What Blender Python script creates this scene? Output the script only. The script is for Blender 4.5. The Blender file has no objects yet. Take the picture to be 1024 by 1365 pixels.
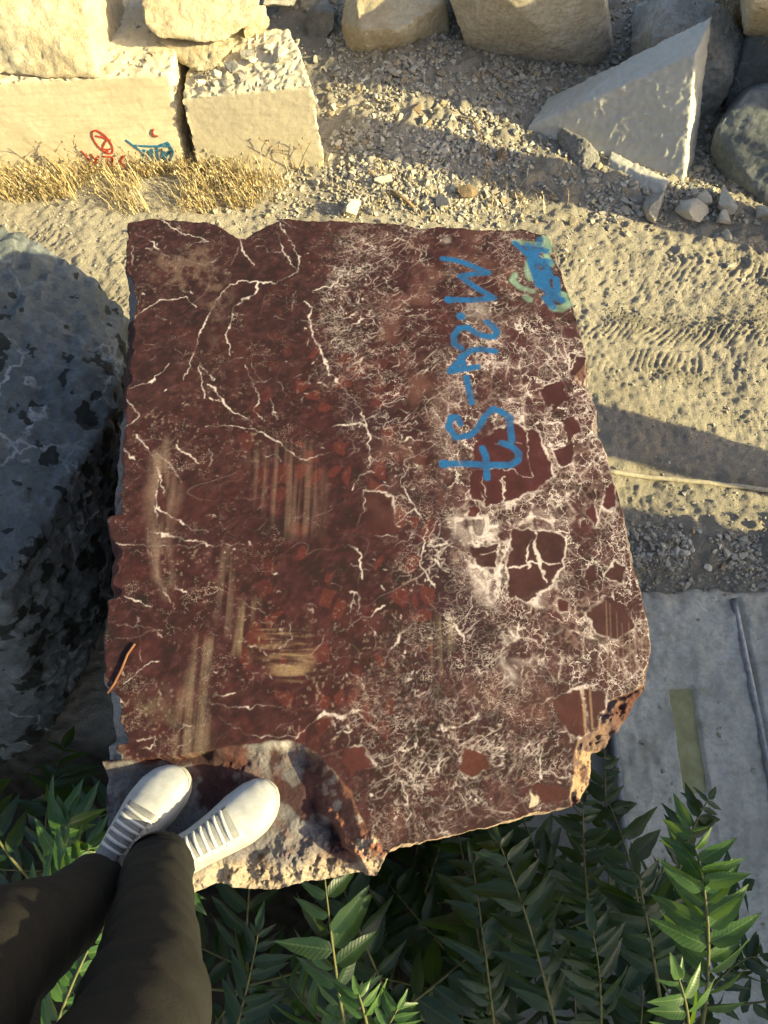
import bpy, bmesh, math, random
import numpy as np
from mathutils import Vector, Matrix

# ------------------------------------------------------------------ camera, sky, sun, exposure
scene = bpy.context.scene
COL = scene.collection
TH = math.radians(67.7)                      # depression of the optical axis
CAM = np.array([0.0, 0.0, 3.0])
FPX, CX, CY = 946.0, 512.0, 682.5            # focal length and centre in photo pixels
cam_d = bpy.data.cameras.new('camera')
cam_d.sensor_fit = 'VERTICAL'; cam_d.sensor_height = 36.0; cam_d.sensor_width = 27.0
cam_d.lens = FPX / 1365.0 * 36.0
cam_d.clip_start = 0.01; cam_d.clip_end = 500
cam = bpy.data.objects.new('camera', cam_d); COL.objects.link(cam)
cam.location = CAM; cam.rotation_euler = (math.pi / 2 - TH, 0, 0)
scene.camera = cam

SUN_EL = math.radians(23.0)
SUN_AZ = np.array([0.958, -0.287])           # ground direction towards the sun
world = bpy.data.worlds.new('World'); scene.world = world; world.use_nodes = True
wn = world.node_tree; wn.nodes.clear()
sky = wn.nodes.new('ShaderNodeTexSky'); sky.sky_type = 'NISHITA'; sky.sun_disc = False
sky.sun_elevation = SUN_EL; sky.sun_rotation = math.atan2(SUN_AZ[0], SUN_AZ[1])
sky.air_density = 1.0; sky.dust_density = 3.5; sky.ozone_density = 0.2
bg = wn.nodes.new('ShaderNodeBackground'); bg.inputs['Strength'].default_value = 0.10
wo = wn.nodes.new('ShaderNodeOutputWorld')
wn.links.new(sky.outputs[0], bg.inputs[0]); wn.links.new(bg.outputs[0], wo.inputs[0])
sun_d = bpy.data.lights.new('sun', 'SUN'); sun_d.energy = 5.0; sun_d.angle = math.radians(0.55)
sun_d.color = (1.0, 0.85, 0.43)
sun = bpy.data.objects.new('sun', sun_d); COL.objects.link(sun)
sdir = Vector((SUN_AZ[0] * math.cos(SUN_EL), SUN_AZ[1] * math.cos(SUN_EL), math.sin(SUN_EL)))
sun.rotation_euler = sdir.to_track_quat('Z', 'Y').to_euler(); sun.location = (6, -3, 6)
vs = scene.view_settings
vs.view_transform = 'Standard'; vs.look = 'None'; vs.gamma = 1.0; vs.use_curve_mapping = False
vs.exposure = 1.35

# ------------------------------------------------------------------ helpers
_a = np.array([0, math.cos(TH), -math.sin(TH)]); _u = np.array([0, math.sin(TH), math.cos(TH)])
def ray(u, v):
    return _a + np.array([(u - CX) / FPX, 0, 0]) - (v - CY) / FPX * _u
def P(u, v, z=None, y=None):
    """photo pixel to a point on the horizontal plane z or the upright plane y"""
    d = ray(u, v)
    t = (z - CAM[2]) / d[2] if z is not None else y / d[1]
    return CAM + t * d

rs = np.random.RandomState(7)
NT = rs.rand(32, 32, 32).astype(np.float32)
def vnoise(p):
    i = np.floor(p).astype(np.int64); f = (p - i).astype(np.float32); f = f * f * (3 - 2 * f)
    i0 = i & 31; i1 = (i + 1) & 31
    x0, y0, z0 = i0[..., 0], i0[..., 1], i0[..., 2]; x1, y1, z1 = i1[..., 0], i1[..., 1], i1[..., 2]
    fx, fy, fz = f[..., 0], f[..., 1], f[..., 2]
    a = NT[x0, y0, z0] * (1 - fx) + NT[x1, y0, z0] * fx
    b = NT[x0, y1, z0] * (1 - fx) + NT[x1, y1, z0] * fx
    c = NT[x0, y0, z1] * (1 - fx) + NT[x1, y0, z1] * fx
    d = NT[x0, y1, z1] * (1 - fx) + NT[x1, y1, z1] * fx
    return (a * (1 - fy) + b * fy) * (1 - fz) + (c * (1 - fy) + d * fy) * fz
def fbm(p, freq, octv=4, seed=0.0, gain=0.5):
    """about -1..1"""
    s = 0; amp = 1.0; tot = 0
    q = np.asarray(p, dtype=np.float64) * freq + seed * 7.31
    for k in range(octv):
        s = s + amp * (vnoise(q + 3.7 * k) * 2 - 1); tot += amp; amp *= gain; q = q * 2.03
    return s / tot * 1.6
NT2 = rs.rand(64, 64).astype(np.float32)
def vnoise2(x, y):
    ix = np.floor(x); iy = np.floor(y); fx = (x - ix).astype(np.float32); fy = (y - iy).astype(np.float32)
    fx = fx * fx * (3 - 2 * fx); fy = fy * fy * (3 - 2 * fy)
    x0 = ix.astype(np.int32) & 63; y0 = iy.astype(np.int32) & 63; x1 = (x0 + 1) & 63; y1 = (y0 + 1) & 63
    return (NT2[x0, y0] * (1 - fx) + NT2[x1, y0] * fx) * (1 - fy) + (NT2[x0, y1] * (1 - fx) + NT2[x1, y1] * fx) * fy
def fbm2(x, y, freq, octv=4, seed=0.0, gain=0.5):
    s = 0; amp = 1.0; tot = 0
    ca_, sa_ = math.cos(0.6), math.sin(0.6)
    qx = np.asarray(x) * freq + seed * 7.31; qy = np.asarray(y) * freq + seed * 3.17
    for k in range(octv):
        s = s + amp * (vnoise2(qx, qy) * 2 - 1); tot += amp; amp *= gain
        qx, qy = (qx * ca_ - qy * sa_) * 2.03 + 3.7, (qx * sa_ + qy * ca_) * 2.03 + 1.9
    return s / tot * 1.6
def sstep(a, b, x):
    t = np.clip((x - a) / (b - a), 0, 1); return t * t * (3 - 2 * t)

def link(o, parent=None):
    COL.objects.link(o)
    if parent is not None: o.parent = parent
    return o
def tag(o, label=None, cat=None, group=None, kind=None):
    if label: o['label'] = label
    if cat: o['category'] = cat
    if group: o['group'] = group
    if kind: o['kind'] = kind
    return o
def empty(name, loc):
    o = bpy.data.objects.new(name, None); o.empty_display_size = 0.05; o.location = loc
    return link(o)
def mesh_from(name, V, F, mat=None, smooth=True):
    me = bpy.data.meshes.new(name)
    V = np.asarray(V, dtype=np.float32)
    if isinstance(F, np.ndarray):
        n, k = F.shape
        me.vertices.add(len(V)); me.vertices.foreach_set('co', V.ravel())
        me.loops.add(n * k); me.loops.foreach_set('vertex_index', F.astype(np.int32).ravel())
        me.polygons.add(n)
        me.polygons.foreach_set('loop_start', np.arange(0, n * k, k, dtype=np.int32))
        me.polygons.foreach_set('loop_total', np.full(n, k, dtype=np.int32))
        me.update(calc_edges=True)
    else:
        me.from_pydata(V.tolist(), [], F); me.update()
    me.polygons.foreach_set('use_smooth', np.full(len(me.polygons), smooth, dtype=bool))
    if mat: me.materials.append(mat)
    return me
def obj(name, V, F, mat, parent=None, loc=(0, 0, 0), smooth=True):
    """V are world coordinates; the origin goes to loc (a parent is an Empty or object placed without rotation)"""
    V = np.asarray(V, dtype=np.float64) - np.asarray(loc)
    o = bpy.data.objects.new(name, mesh_from(name, V, F, mat, smooth))
    if parent is not None:
        w = np.zeros(3); p = parent
        while p is not None: w = w + np.array(p.location); p = p.parent
        o.location = np.asarray(loc) - w
    else:
        o.location = loc
    return link(o, parent)
def grid_faces(nr, nc, base=0, wrap=False):
    r, c = np.meshgrid(np.arange(nr - 1), np.arange(nc if wrap else nc - 1), indexing='ij')
    c2 = (c + 1) % nc
    return np.stack([base + r * nc + c, base + r * nc + c2, base + (r + 1) * nc + c2, base + (r + 1) * nc + c], -1).reshape(-1, 4)
def tube(pts, rad, n=8, cap=True):
    pts = np.asarray(pts, float); m = len(pts)
    rad = np.full(m, rad) if np.isscalar(rad) else np.asarray(rad)
    T = np.gradient(pts, axis=0); T /= np.linalg.norm(T, axis=1)[:, None] + 1e-9
    up = np.array([0, 0, 1.0]) if abs(T[0][2]) < 0.9 else np.array([0, 1.0, 0])
    V = []
    for i in range(m):
        a = np.cross(T[i], up); a /= np.linalg.norm(a) + 1e-9; b = np.cross(a, T[i])
        up = b
        an = np.linspace(0, 2 * math.pi, n, endpoint=False)
        V.append(pts[i] + rad[i] * (np.cos(an)[:, None] * a + np.sin(an)[:, None] * b))
    V = np.concatenate(V); F = grid_faces(m, n, 0, True).tolist()
    if cap: F += [list(range(n))[::-1], list(range((m - 1) * n, m * n))]
    return V, F
def merge(parts):
    V = []; F = []; b = 0
    for v, f in parts:
        V.append(np.asarray(v)); F += [[i + b for i in q] for q in (f.tolist() if isinstance(f, np.ndarray) else f)]
        b += len(v)
    return np.concatenate(V), F

# ------------------------------------------------------------------ materials
def new_mat(name):
    m = bpy.data.materials.new(name); m.use_nodes = True
    nt = m.node_tree; nt.nodes.clear()
    out = nt.nodes.new('ShaderNodeOutputMaterial'); b = nt.nodes.new('ShaderNodeBsdfPrincipled')
    nt.links.new(b.outputs[0], out.inputs[0])
    return m, nt, b
def nd(nt, t, **kw):
    n = nt.nodes.new(t)
    for k, v in kw.items():
        if k in n.inputs: n.inputs[k].default_value = v
        else: setattr(n, k, v)
    return n
def noise(nt, co, scale, detail=6, rough=0.6, dist=0.0):
    n = nd(nt, 'ShaderNodeTexNoise', Scale=scale, Detail=detail, Roughness=rough, Distortion=dist)
    nt.links.new(co, n.inputs['Vector']); return n.outputs['Fac']
def ramp(nt, fac, stops):
    r = nt.nodes.new('ShaderNodeValToRGB'); e = r.color_ramp.elements
    while len(e) < len(stops): e.new(0.5)
    for el, (p, c) in zip(e, stops):
        el.position = p; el.color = (*c, 1) if len(c) == 3 else c
    nt.links.new(fac, r.inputs[0]); return r.outputs[0]
def mix(nt, fac, a, b, mode='MIX'):
    n = nt.nodes.new('ShaderNodeMix'); n.data_type = 'RGBA'; n.blend_type = mode
    for s, v in ((n.inputs[0], fac), (n.inputs[6], a), (n.inputs[7], b)):
        if hasattr(v, 'links') or hasattr(v, 'is_output'): nt.links.new(v, s)
        elif isinstance(v, (int, float)): s.default_value = v
        else: s.default_value = (*v, 1)
    return n.outputs[2]
def maprange(nt, v, a, b, c=0.0, d=1.0):
    n = nd(nt, 'ShaderNodeMapRange'); n.inputs[1].default_value = a; n.inputs[2].default_value = b
    n.inputs[3].default_value = c; n.inputs[4].default_value = d
    nt.links.new(v, n.inputs[0]); return n.outputs[0]
def bump(nt, b, h, strength, dist):
    n = nd(nt, 'ShaderNodeBump', Strength=strength, Distance=dist); nt.links.new(h, n.inputs['Height'])
    nt.links.new(n.outputs[0], b.inputs['Normal'])
def addv(nt, a, b, wa=1.0, wb=1.0):
    m = nd(nt, 'ShaderNodeMath', operation='MULTIPLY'); nt.links.new(a, m.inputs[0]); m.inputs[1].default_value = wa
    k = nd(nt, 'ShaderNodeMath', operation='MULTIPLY_ADD'); nt.links.new(b, k.inputs[0]); k.inputs[1].default_value = wb
    nt.links.new(m.outputs[0], k.inputs[2]); return k.outputs[0]

def stone_mat(name, dark, mid, light, scale=3.0, rough=0.85, bstr=0.6, bdist=0.01, streak=None, veins=None, spots=None, con=0.75):
    m, nt, b = new_mat(name)
    tc = nt.nodes.new('ShaderNodeTexCoord'); co = tc.outputs['Object']
    big = noise(nt, co, scale, 8, 0.62, 0.4); fine = noise(nt, co, scale * 14, 6, 0.7)
    c = ramp(nt, big, [(0.28, dark), (0.5, mid), (0.72, light)])
    c = mix(nt, maprange(nt, fine, 0.42, 0.66, 0.0, con), c, tuple(x * 0.55 for x in mid))
    c = mix(nt, maprange(nt, noise(nt, co, scale * 34, 4, 0.7), 0.58, 0.70, 0.0, con * 0.6), c, tuple(min(0.8, x * 1.3) for x in light))
    if streak:
        mp = nd(nt, 'ShaderNodeMapping'); nt.links.new(co, mp.inputs[0])
        mp.inputs['Rotation'].default_value = streak[1]; mp.inputs['Scale'].default_value = streak[2]
        s = noise(nt, mp.outputs[0], 5, 5, 0.6, 0.3)
        c = mix(nt, maprange(nt, s, 0.5, 0.75, 0, streak[3]), c, streak[0])
    if veins:
        v = nd(nt, 'ShaderNodeTexVoronoi', feature='DISTANCE_TO_EDGE', Scale=veins[1])
        w = nd(nt, 'ShaderNodeTexNoise', Scale=4.0, Detail=5); nt.links.new(co, w.inputs['Vector'])
        vm = nd(nt, 'ShaderNodeVectorMath', operation='MULTIPLY_ADD'); nt.links.new(w.outputs['Color'], vm.inputs[0])
        vm.inputs[1].default_value = (0.5, 0.5, 0.5); nt.links.new(co, vm.inputs[2])
        nt.links.new(vm.outputs[0], v.inputs['Vector'])
        line = maprange(nt, v.outputs['Distance'], 0.0, veins[2], 1, 0)
        gate = maprange(nt, noise(nt, co, 2.2, 4), 0.42, 0.62, 0, veins[3])
        g = nd(nt, 'ShaderNodeMath', operation='MULTIPLY'); nt.links.new(line, g.inputs[0]); nt.links.new(gate, g.inputs[1])
        c = mix(nt, g.outputs[0], c, veins[0])
    if spots:
        v = nd(nt, 'ShaderNodeTexVoronoi', feature='SMOOTH_F1', Scale=spots[1], Randomness=1.0)
        v.inputs['Smoothness'].default_value = 0.35
        w = nd(nt, 'ShaderNodeTexNoise', Scale=14.0, Detail=5); nt.links.new(co, w.inputs['Vector'])
        vm = nd(nt, 'ShaderNodeVectorMath', operation='MULTIPLY_ADD'); nt.links.new(w.outputs['Color'], vm.inputs[0])
        vm.inputs[1].default_value = (0.16, 0.16, 0.16); nt.links.new(co, vm.inputs[2]); nt.links.new(vm.outputs[0], v.inputs['Vector'])
        th = maprange(nt, noise(nt, co, 2.6, 3), 0.32, 0.62, 0.10, 0.52)
        sb = nd(nt, 'ShaderNodeMath', operation='SUBTRACT'); nt.links.new(th, sb.inputs[0]); nt.links.new(v.outputs['Distance'], sb.inputs[1])
        c = mix(nt, maprange(nt, sb.outputs[0], 0.0, 0.035, 0, 0.93), c, spots[0])
    nt.links.new(c, b.inputs['Base Color']); b.inputs['Roughness'].default_value = rough
    b.inputs['Specular IOR Level'].default_value = 0.3
    h = addv(nt, fine, noise(nt, co, scale * 7, 12, 0.75), 0.5, 1.0)
    bump(nt, b, h, bstr, bdist)
    return m
def plain_mat(name, col, rough=0.6, spec=0.4, nscale=60, var=0.25, bstr=0.2, bdist=0.001, metal=0.0):
    m, nt, b = new_mat(name)
    tc = nt.nodes.new('ShaderNodeTexCoord'); n = noise(nt, tc.outputs['Object'], nscale, 6, 0.65)
    c = mix(nt, maprange(nt, n, 0.3, 0.7), tuple(x * (1 - var) for x in col), tuple(min(1, x * (1 + var * 0.6)) for x in col))
    nt.links.new(c, b.inputs['Base Color']); b.inputs['Roughness'].default_value = rough
    b.inputs['Specular IOR Level'].default_value = spec; b.inputs['Metallic'].default_value = metal
    bump(nt, b, n, bstr, bdist)
    return m

M = {}
M['lime_saw'] = stone_mat('sawn_limestone', (0.50, 0.43, 0.30), (0.60, 0.53, 0.38), (0.66, 0.60, 0.45), 2.2, 0.85, 0.35, 0.006,
                          streak=((0.42, 0.33, 0.20), (0, 0.0, 0.0), (1.0, 4, 9), 0.55), con=0.22)
M['lime_saw_b'] = stone_mat('sawn_limestone_grey', (0.44, 0.40, 0.31), (0.52, 0.47, 0.36), (0.58, 0.53, 0.41), 3.2, 0.85, 0.35, 0.006,
                          streak=((0.34, 0.29, 0.2), (0, 0.2, 0.0), (1.0, 3, 9), 0.3), con=0.3)
M['lime_rough'] = stone_mat('rough_limestone', (0.40, 0.33, 0.22), (0.56, 0.49, 0.34), (0.66, 0.60, 0.45), 3.0, 0.9, 0.9, 0.014,
                            streak=((0.36, 0.22, 0.10), (0.3, 0.4, 0.2), (2, 7, 2), 0.5), con=0.5)
M['lime_grey'] = stone_mat('grey_limestone', (0.30, 0.29, 0.26), (0.43, 0.42, 0.38), (0.55, 0.54, 0.49), 3.0, 0.9, 0.9, 0.015)
M['lime_drill'] = stone_mat('scored_limestone', (0.44, 0.38, 0.28), (0.56, 0.50, 0.39), (0.64, 0.59, 0.48), 3.0, 0.9, 0.8, 0.012,
                            streak=((0.62, 0.58, 0.5), (0.0, 0.5, 0.5), (9, 1.5, 1.2), 0.8))
M['slab'] = stone_mat('sawn_grey_slab', (0.44, 0.43, 0.39), (0.50, 0.49, 0.44), (0.55, 0.54, 0.49), 2.5, 0.8, 0.25, 0.004, con=0.2)
M['dark_marble'] = stone_mat('dark_grey_marble', (0.10, 0.115, 0.12), (0.16, 0.18, 0.185), (0.24, 0.26, 0.265), 2.6, 0.75, 0.5, 0.008,
                             veins=((0.42, 0.44, 0.44), 4.5, 0.035, 0.55))
M['spot_marble'] = stone_mat('spotted_grey_marble', (0.062, 0.074, 0.078), (0.112, 0.128, 0.132), (0.20, 0.22, 0.225), 3.5, 0.7, 0.5, 0.008,
                             veins=((0.50, 0.53, 0.54), 3.4, 0.03, 0.6), spots=((0.014, 0.016, 0.013), 9.5))
M['gravel'] = None
M['brown_stone'] = stone_mat('brown_stone', (0.14, 0.10, 0.06), (0.26, 0.19, 0.12), (0.36, 0.28, 0.18), 8, 0.9, 0.9, 0.01)
M['grey_stone'] = stone_mat('grey_stone', (0.18, 0.18, 0.17), (0.27, 0.265, 0.25), (0.37, 0.36, 0.34), 7, 0.9, 0.9, 0.008)
M['pale_stone'] = stone_mat('pale_stone', (0.44, 0.41, 0.34), (0.54, 0.51, 0.43), (0.62, 0.59, 0.51), 7, 0.88, 0.6, 0.006)
M['red_paint'] = plain_mat('red_spray_paint', (0.42, 0.06, 0.04), 0.7, 0.3, 90, 0.35)
M['blue_paint'] = plain_mat('blue_spray_paint', (0.03, 0.16, 0.30), 0.7, 0.3, 90, 0.35)
M['steel'] = plain_mat('dull_steel', (0.42, 0.44, 0.45), 0.45, 0.5, 40, 0.35, 0.3, 0.001, 0.7)
M['rusty_pipe'] = plain_mat('galvanised_pipe', (0.34, 0.36, 0.36), 0.6, 0.5, 25, 0.4, 0.3, 0.001, 0.4)
M['denim'] = plain_mat('black_denim', (0.010, 0.0097, 0.009), 0.85, 0.3, 260, 0.5, 0.6, 0.0012)
M['knit'] = plain_mat('dark_jersey', (0.03, 0.032, 0.036), 0.9, 0.2, 200, 0.4, 0.4, 0.001)
M['leather'] = plain_mat('white_leather', (0.33, 0.34, 0.35), 0.55, 0.35, 38, 0.22, 0.4, 0.0012)
M['rubber'] = plain_mat('white_rubber', (0.40, 0.385, 0.34), 0.6, 0.35, 60, 0.12, 0.15, 0.0008)
M['lace'] = plain_mat('white_lace', (0.50, 0.50, 0.48), 0.85, 0.2, 300, 0.25, 0.5, 0.0006)
M['tongue'] = plain_mat('grey_white_tongue', (0.17, 0.175, 0.18), 0.8, 0.3, 120, 0.25, 0.3)  # greyed to draw the shadow lines between the laces
M['lining'] = plain_mat('grey_lining', (0.10, 0.105, 0.11), 0.9, 0.2, 200, 0.3)
M['skin'] = plain_mat('skin', (0.50, 0.30, 0.22), 0.55, 0.4, 40, 0.12, 0.15, 0.0006)
M['hair'] = plain_mat('dark_hair', (0.03, 0.022, 0.016), 0.6, 0.4, 150, 0.4, 0.5, 0.002)
M['phone'] = plain_mat('phone_glass', (0.03, 0.03, 0.035), 0.25, 0.5, 30, 0.1, 0.0, 0.0001)
M['stem'] = plain_mat('green_brown_stem', (0.12, 0.12, 0.045), 0.7, 0.3, 50, 0.3)
M['twig'] = plain_mat('dry_twig', (0.28, 0.20, 0.11), 0.85, 0.2, 70, 0.4)

# gravel: one colour per stone, from a colour attribute
m, nt, b = new_mat('gravel_stone'); M['gravel'] = m
at = nt.nodes.new('ShaderNodeAttribute'); at.attribute_name = 'tone'
tc = nt.nodes.new('ShaderNodeTexCoord'); n_ = noise(nt, tc.outputs['Object'], 90, 5, 0.65)
nt.links.new(mix(nt, maprange(nt, n_, 0.3, 0.7, 0, 0.4), at.outputs['Color'], (0.20, 0.17, 0.12)), b.inputs['Base Color'])
b.inputs['Roughness'].default_value = 0.9; b.inputs['Specular IOR Level'].default_value = 0.25
bump(nt, b, n_, 0.5, 0.004)
# dry grass
m, nt, b = new_mat('dry_grass'); M['dry_grass'] = m
at = nt.nodes.new('ShaderNodeAttribute'); at.attribute_name = 'tone'
nt.links.new(at.outputs['Color'], b.inputs['Base Color']); b.inputs['Roughness'].default_value = 0.75
# leaves: light passes through, veins and blotches
def leaf_mat(name, c1, c2, vein):
    m, nt, b = new_mat(name)
    tc = nt.nodes.new('ShaderNodeTexCoord'); co = tc.outputs['Object']
    oi = nt.nodes.new('ShaderNodeObjectInfo')
    base = mix(nt, oi.outputs['Random'], c1, c2)
    n1 = noise(nt, co, 5, 5, 0.6)
    base = mix(nt, maprange(nt, n1, 0.35, 0.75, 0, 0.5), base, tuple(x * 0.6 for x in c1))
    sep = nt.nodes.new('ShaderNodeSeparateXYZ'); nt.links.new(co, sep.inputs[0])
    ay = nd(nt, 'ShaderNodeMath', operation='ABSOLUTE'); nt.links.new(sep.outputs['Y'], ay.inputs[0])
    mid = maprange(nt, ay.outputs[0], 0.004, 0.016, 1, 0)
    k = nd(nt, 'ShaderNodeMath', operation='MULTIPLY_ADD'); nt.links.new(ay.outputs[0], k.inputs[0]); k.inputs[1].default_value = -0.9
    nt.links.new(sep.outputs['X'], k.inputs[2])
    s = nd(nt, 'ShaderNodeMath', operation='MULTIPLY'); nt.links.new(k.outputs[0], s.inputs[0]); s.inputs[1].default_value = 75.0
    si = nd(nt, 'ShaderNodeMath', operation='SINE'); nt.links.new(s.outputs[0], si.inputs[0])
    side = maprange(nt, si.outputs[0], 0.86, 1.0, 0, 0.07)
    mx = nd(nt, 'ShaderNodeMath', operation='MAXIMUM'); nt.links.new(mid, mx.inputs[0]); nt.links.new(side, mx.inputs[1])
    base = mix(nt, mx.outputs[0], base, vein)
    nt.links.new(base, b.inputs['Base Color']); b.inputs['Roughness'].default_value = 0.42
    b.inputs['Specular IOR Level'].default_value = 0.45
    bump(nt, b, si.outputs[0], 0.06, 0.010)
    tr = nt.nodes.new('ShaderNodeBsdfTranslucent'); nt.links.new(mix(nt, 0.6, base, (0.25, 0.42, 0.03)), tr.inputs[0])
    ms = nt.nodes.new('ShaderNodeMixShader'); ms.inputs[0].default_value = 0.25
    out = [n for n in nt.nodes if n.type == 'OUTPUT_MATERIAL'][0]
    nt.links.new(b.outputs[0], ms.inputs[1]); nt.links.new(tr.outputs[0], ms.inputs[2]); nt.links.new(ms.outputs[0], out.inputs[0])
    return m
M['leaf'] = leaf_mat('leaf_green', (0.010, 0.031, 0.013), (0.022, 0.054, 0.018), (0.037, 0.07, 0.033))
M['leaf_lit'] = leaf_mat('leaf_lit_green', (0.030, 0.085, 0.018), (0.06, 0.13, 0.026), (0.11, 0.18, 0.05))  # same leaves, sunlight put into a brighter green

# ------------------------------------------------------------------ the ground sheet
def graded(lo, hi, step, far):
    core = np.arange(lo, hi + 1e-6, step); ext = []; s = step; x = hi
    while x < far:
        s *= 1.45; x += s; ext.append(x)
    ext2 = []; s = step; x = lo
    while x > -far:
        s *= 1.45; x -= s; ext2.append(x)
    return np.concatenate([np.array(ext2[::-1]), core, np.array(ext)])
gx = graded(-2.5, 2.6, 0.0115, 120); gy = graded(-0.7, 5.2, 0.0105, 120)
GX, GY = np.meshgrid(gx, gy)
PAD_Z = -0.16
def pad_mask(x, y):
    """1 inside the sunken yard with the concrete strips"""
    e = 0.05 * fbm2(x, y, 2.5, 3, 3)
    return sstep(1.06, 0.84, y + e - 0.05 * (x - 1)) * sstep(0.25, 0.6, x + e)
def ground_z(x, y, fine=True):
    z = 0.035 * fbm2(x, y, 0.55, 3, 1)
    z = z + 0.10 * np.exp(-((y - 4.4) / 1.3) ** 2) * sstep(-0.6, 0.2, x) + 0.02 * fbm2(x, y, 2.3, 3, 2)
    far = sstep(9, 40, np.hypot(x, y)); z = z * (1 - far)
    pm = pad_mask(x, y); z = z * (1 - pm) + (PAD_Z - 0.035) * pm
    # bank of rubble between the road and the yard
    z = z + 0.05 * np.exp(-((y - 1.10 - 0.05 * (x - 1)) / 0.10) ** 2) * (0.6 + 0.6 * fbm2(x, y, 5, 3, 5)) * sstep(0.4, 0.7, x)
    if fine:
        near = (np.abs(x) < 3.2) & (y < 5.6) & (y > -1.2)
        road = sstep(1.15, 1.35, y) * sstep(3.15, 2.75, y + 0.35 * x * 0)
        wx = x + 0.05 * fbm2(x, y, 3, 3, 8); wy = y + 0.05 * fbm2(x, y, 3, 3, 9)
        # tyre prints: ribbed lanes running along the road
        tr = np.zeros_like(x)
        for yc, w, per, sl, am in ((1.74, 0.13, 0.030, 0.15, 0.0042), (2.02, 0.12, 0.033, -0.35, 0.0050), (2.30, 0.12, 0.036, 0.8, 0.0058),
                                   (2.52, 0.10, 0.034, -0.9, 0.0052), (2.70, 0.10, 0.034, 0.5, 0.0046), (1.30, 0.10, 0.03, 0.2, 0.003)):
            yy = wy - yc + 0.05 * (x - 1.4); mk = np.exp(-(yy / w) ** 4)
            tr = tr + mk * am * np.sin(2 * math.pi / per * (wx + sl * np.abs(yy)))
        z = z + road * tr * (0.5 + 1.3 * np.clip(fbm2(x, y, 4.0, 4, 11) + 0.25, 0, 1))
        z = z + road * 0.005 * fbm2(x, y, 9, 4, 12)
        # narrow raised ridge left by a blade
        z = z + 0.020 * np.exp(-((y - 1.50 + 0.18 * (x - 1.2)) / 0.012) ** 2) * sstep(0.2, 0.6, x) * (0.7 + 0.5 * fbm2(x, y, 6, 2, 4))
        z = z + near * (0.0042 * fbm2(x, y, 26, 3, 13) + 0.0055 * fbm2(x, y, 46, 2, 14)) * (1 - 0.6 * pm)
        lump = np.clip(fbm2(x, y, 14, 3, 15) - 0.1, 0, 1)
        z = z + near * (1 - pm) * sstep(3.0, 3.5, y + 0.4 * x) * 0.03 * lump
        z = z + 0.045 * sstep(0.75, 1.0, y) * sstep(1.30, 1.12, y) * np.clip(fbm2(x, y, 12, 4, 17), 0, 1) * sstep(0.4, 0.7, x)
    return z
GZ = ground_z(GX, GY)
m, nt, b = new_mat('dusty_earth'); M['ground'] = m
tc = nt.nodes.new('ShaderNodeTexCoord'); co = tc.outputs['Object']
n1 = noise(nt, co, 0.9, 6, 0.6, 0.5); n2 = noise(nt, co, 34, 10, 0.8); n3 = noise(nt, co, 130, 5, 0.75)
c = ramp(nt, n1, [(0.3, (0.37, 0.33, 0.265)), (0.5, (0.455, 0.415, 0.34)), (0.7, (0.52, 0.48, 0.40))])
c = mix(nt, maprange(nt, n2, 0.46, 0.66, 0, 0.6), c, (0.34, 0.30, 0.235))
c = mix(nt, maprange(nt, n3, 0.52, 0.66, 0, 0.55), c, (0.68, 0.64, 0.54))
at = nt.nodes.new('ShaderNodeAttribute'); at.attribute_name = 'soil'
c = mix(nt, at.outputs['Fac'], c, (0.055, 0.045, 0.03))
at2 = nt.nodes.new('ShaderNodeAttribute'); at2.attribute_name = 'yard'
c = mix(nt, at2.outputs['Fac'], c, mix(nt, maprange(nt, n2, 0.35, 0.65), (0.36, 0.36, 0.33), (0.48, 0.48, 0.44)))
nt.links.new(c, b.inputs['Base Color']); b.inputs['Roughness'].default_value = 0.95; b.inputs['Specular IOR Level'].default_value = 0.15
bump(nt, b, addv(nt, n2, n3, 1.0, 0.7), 1.0, 0.026)
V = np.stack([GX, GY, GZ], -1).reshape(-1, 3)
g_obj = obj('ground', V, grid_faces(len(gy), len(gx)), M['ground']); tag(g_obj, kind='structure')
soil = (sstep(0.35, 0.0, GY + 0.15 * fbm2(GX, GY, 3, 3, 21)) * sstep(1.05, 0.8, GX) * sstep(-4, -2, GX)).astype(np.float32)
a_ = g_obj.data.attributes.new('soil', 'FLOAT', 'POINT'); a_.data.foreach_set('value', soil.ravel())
a_ = g_obj.data.attributes.new('yard', 'FLOAT', 'POINT'); a_.data.foreach_set('value', (pad_mask(GX, GY) * 0.9).astype(np.float32).ravel())
def gz(x, y):
    return float(GZ[min(np.searchsorted(gy, y), len(gy) - 1), min(np.searchsorted(gx, x), len(gx) - 1)])

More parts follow.
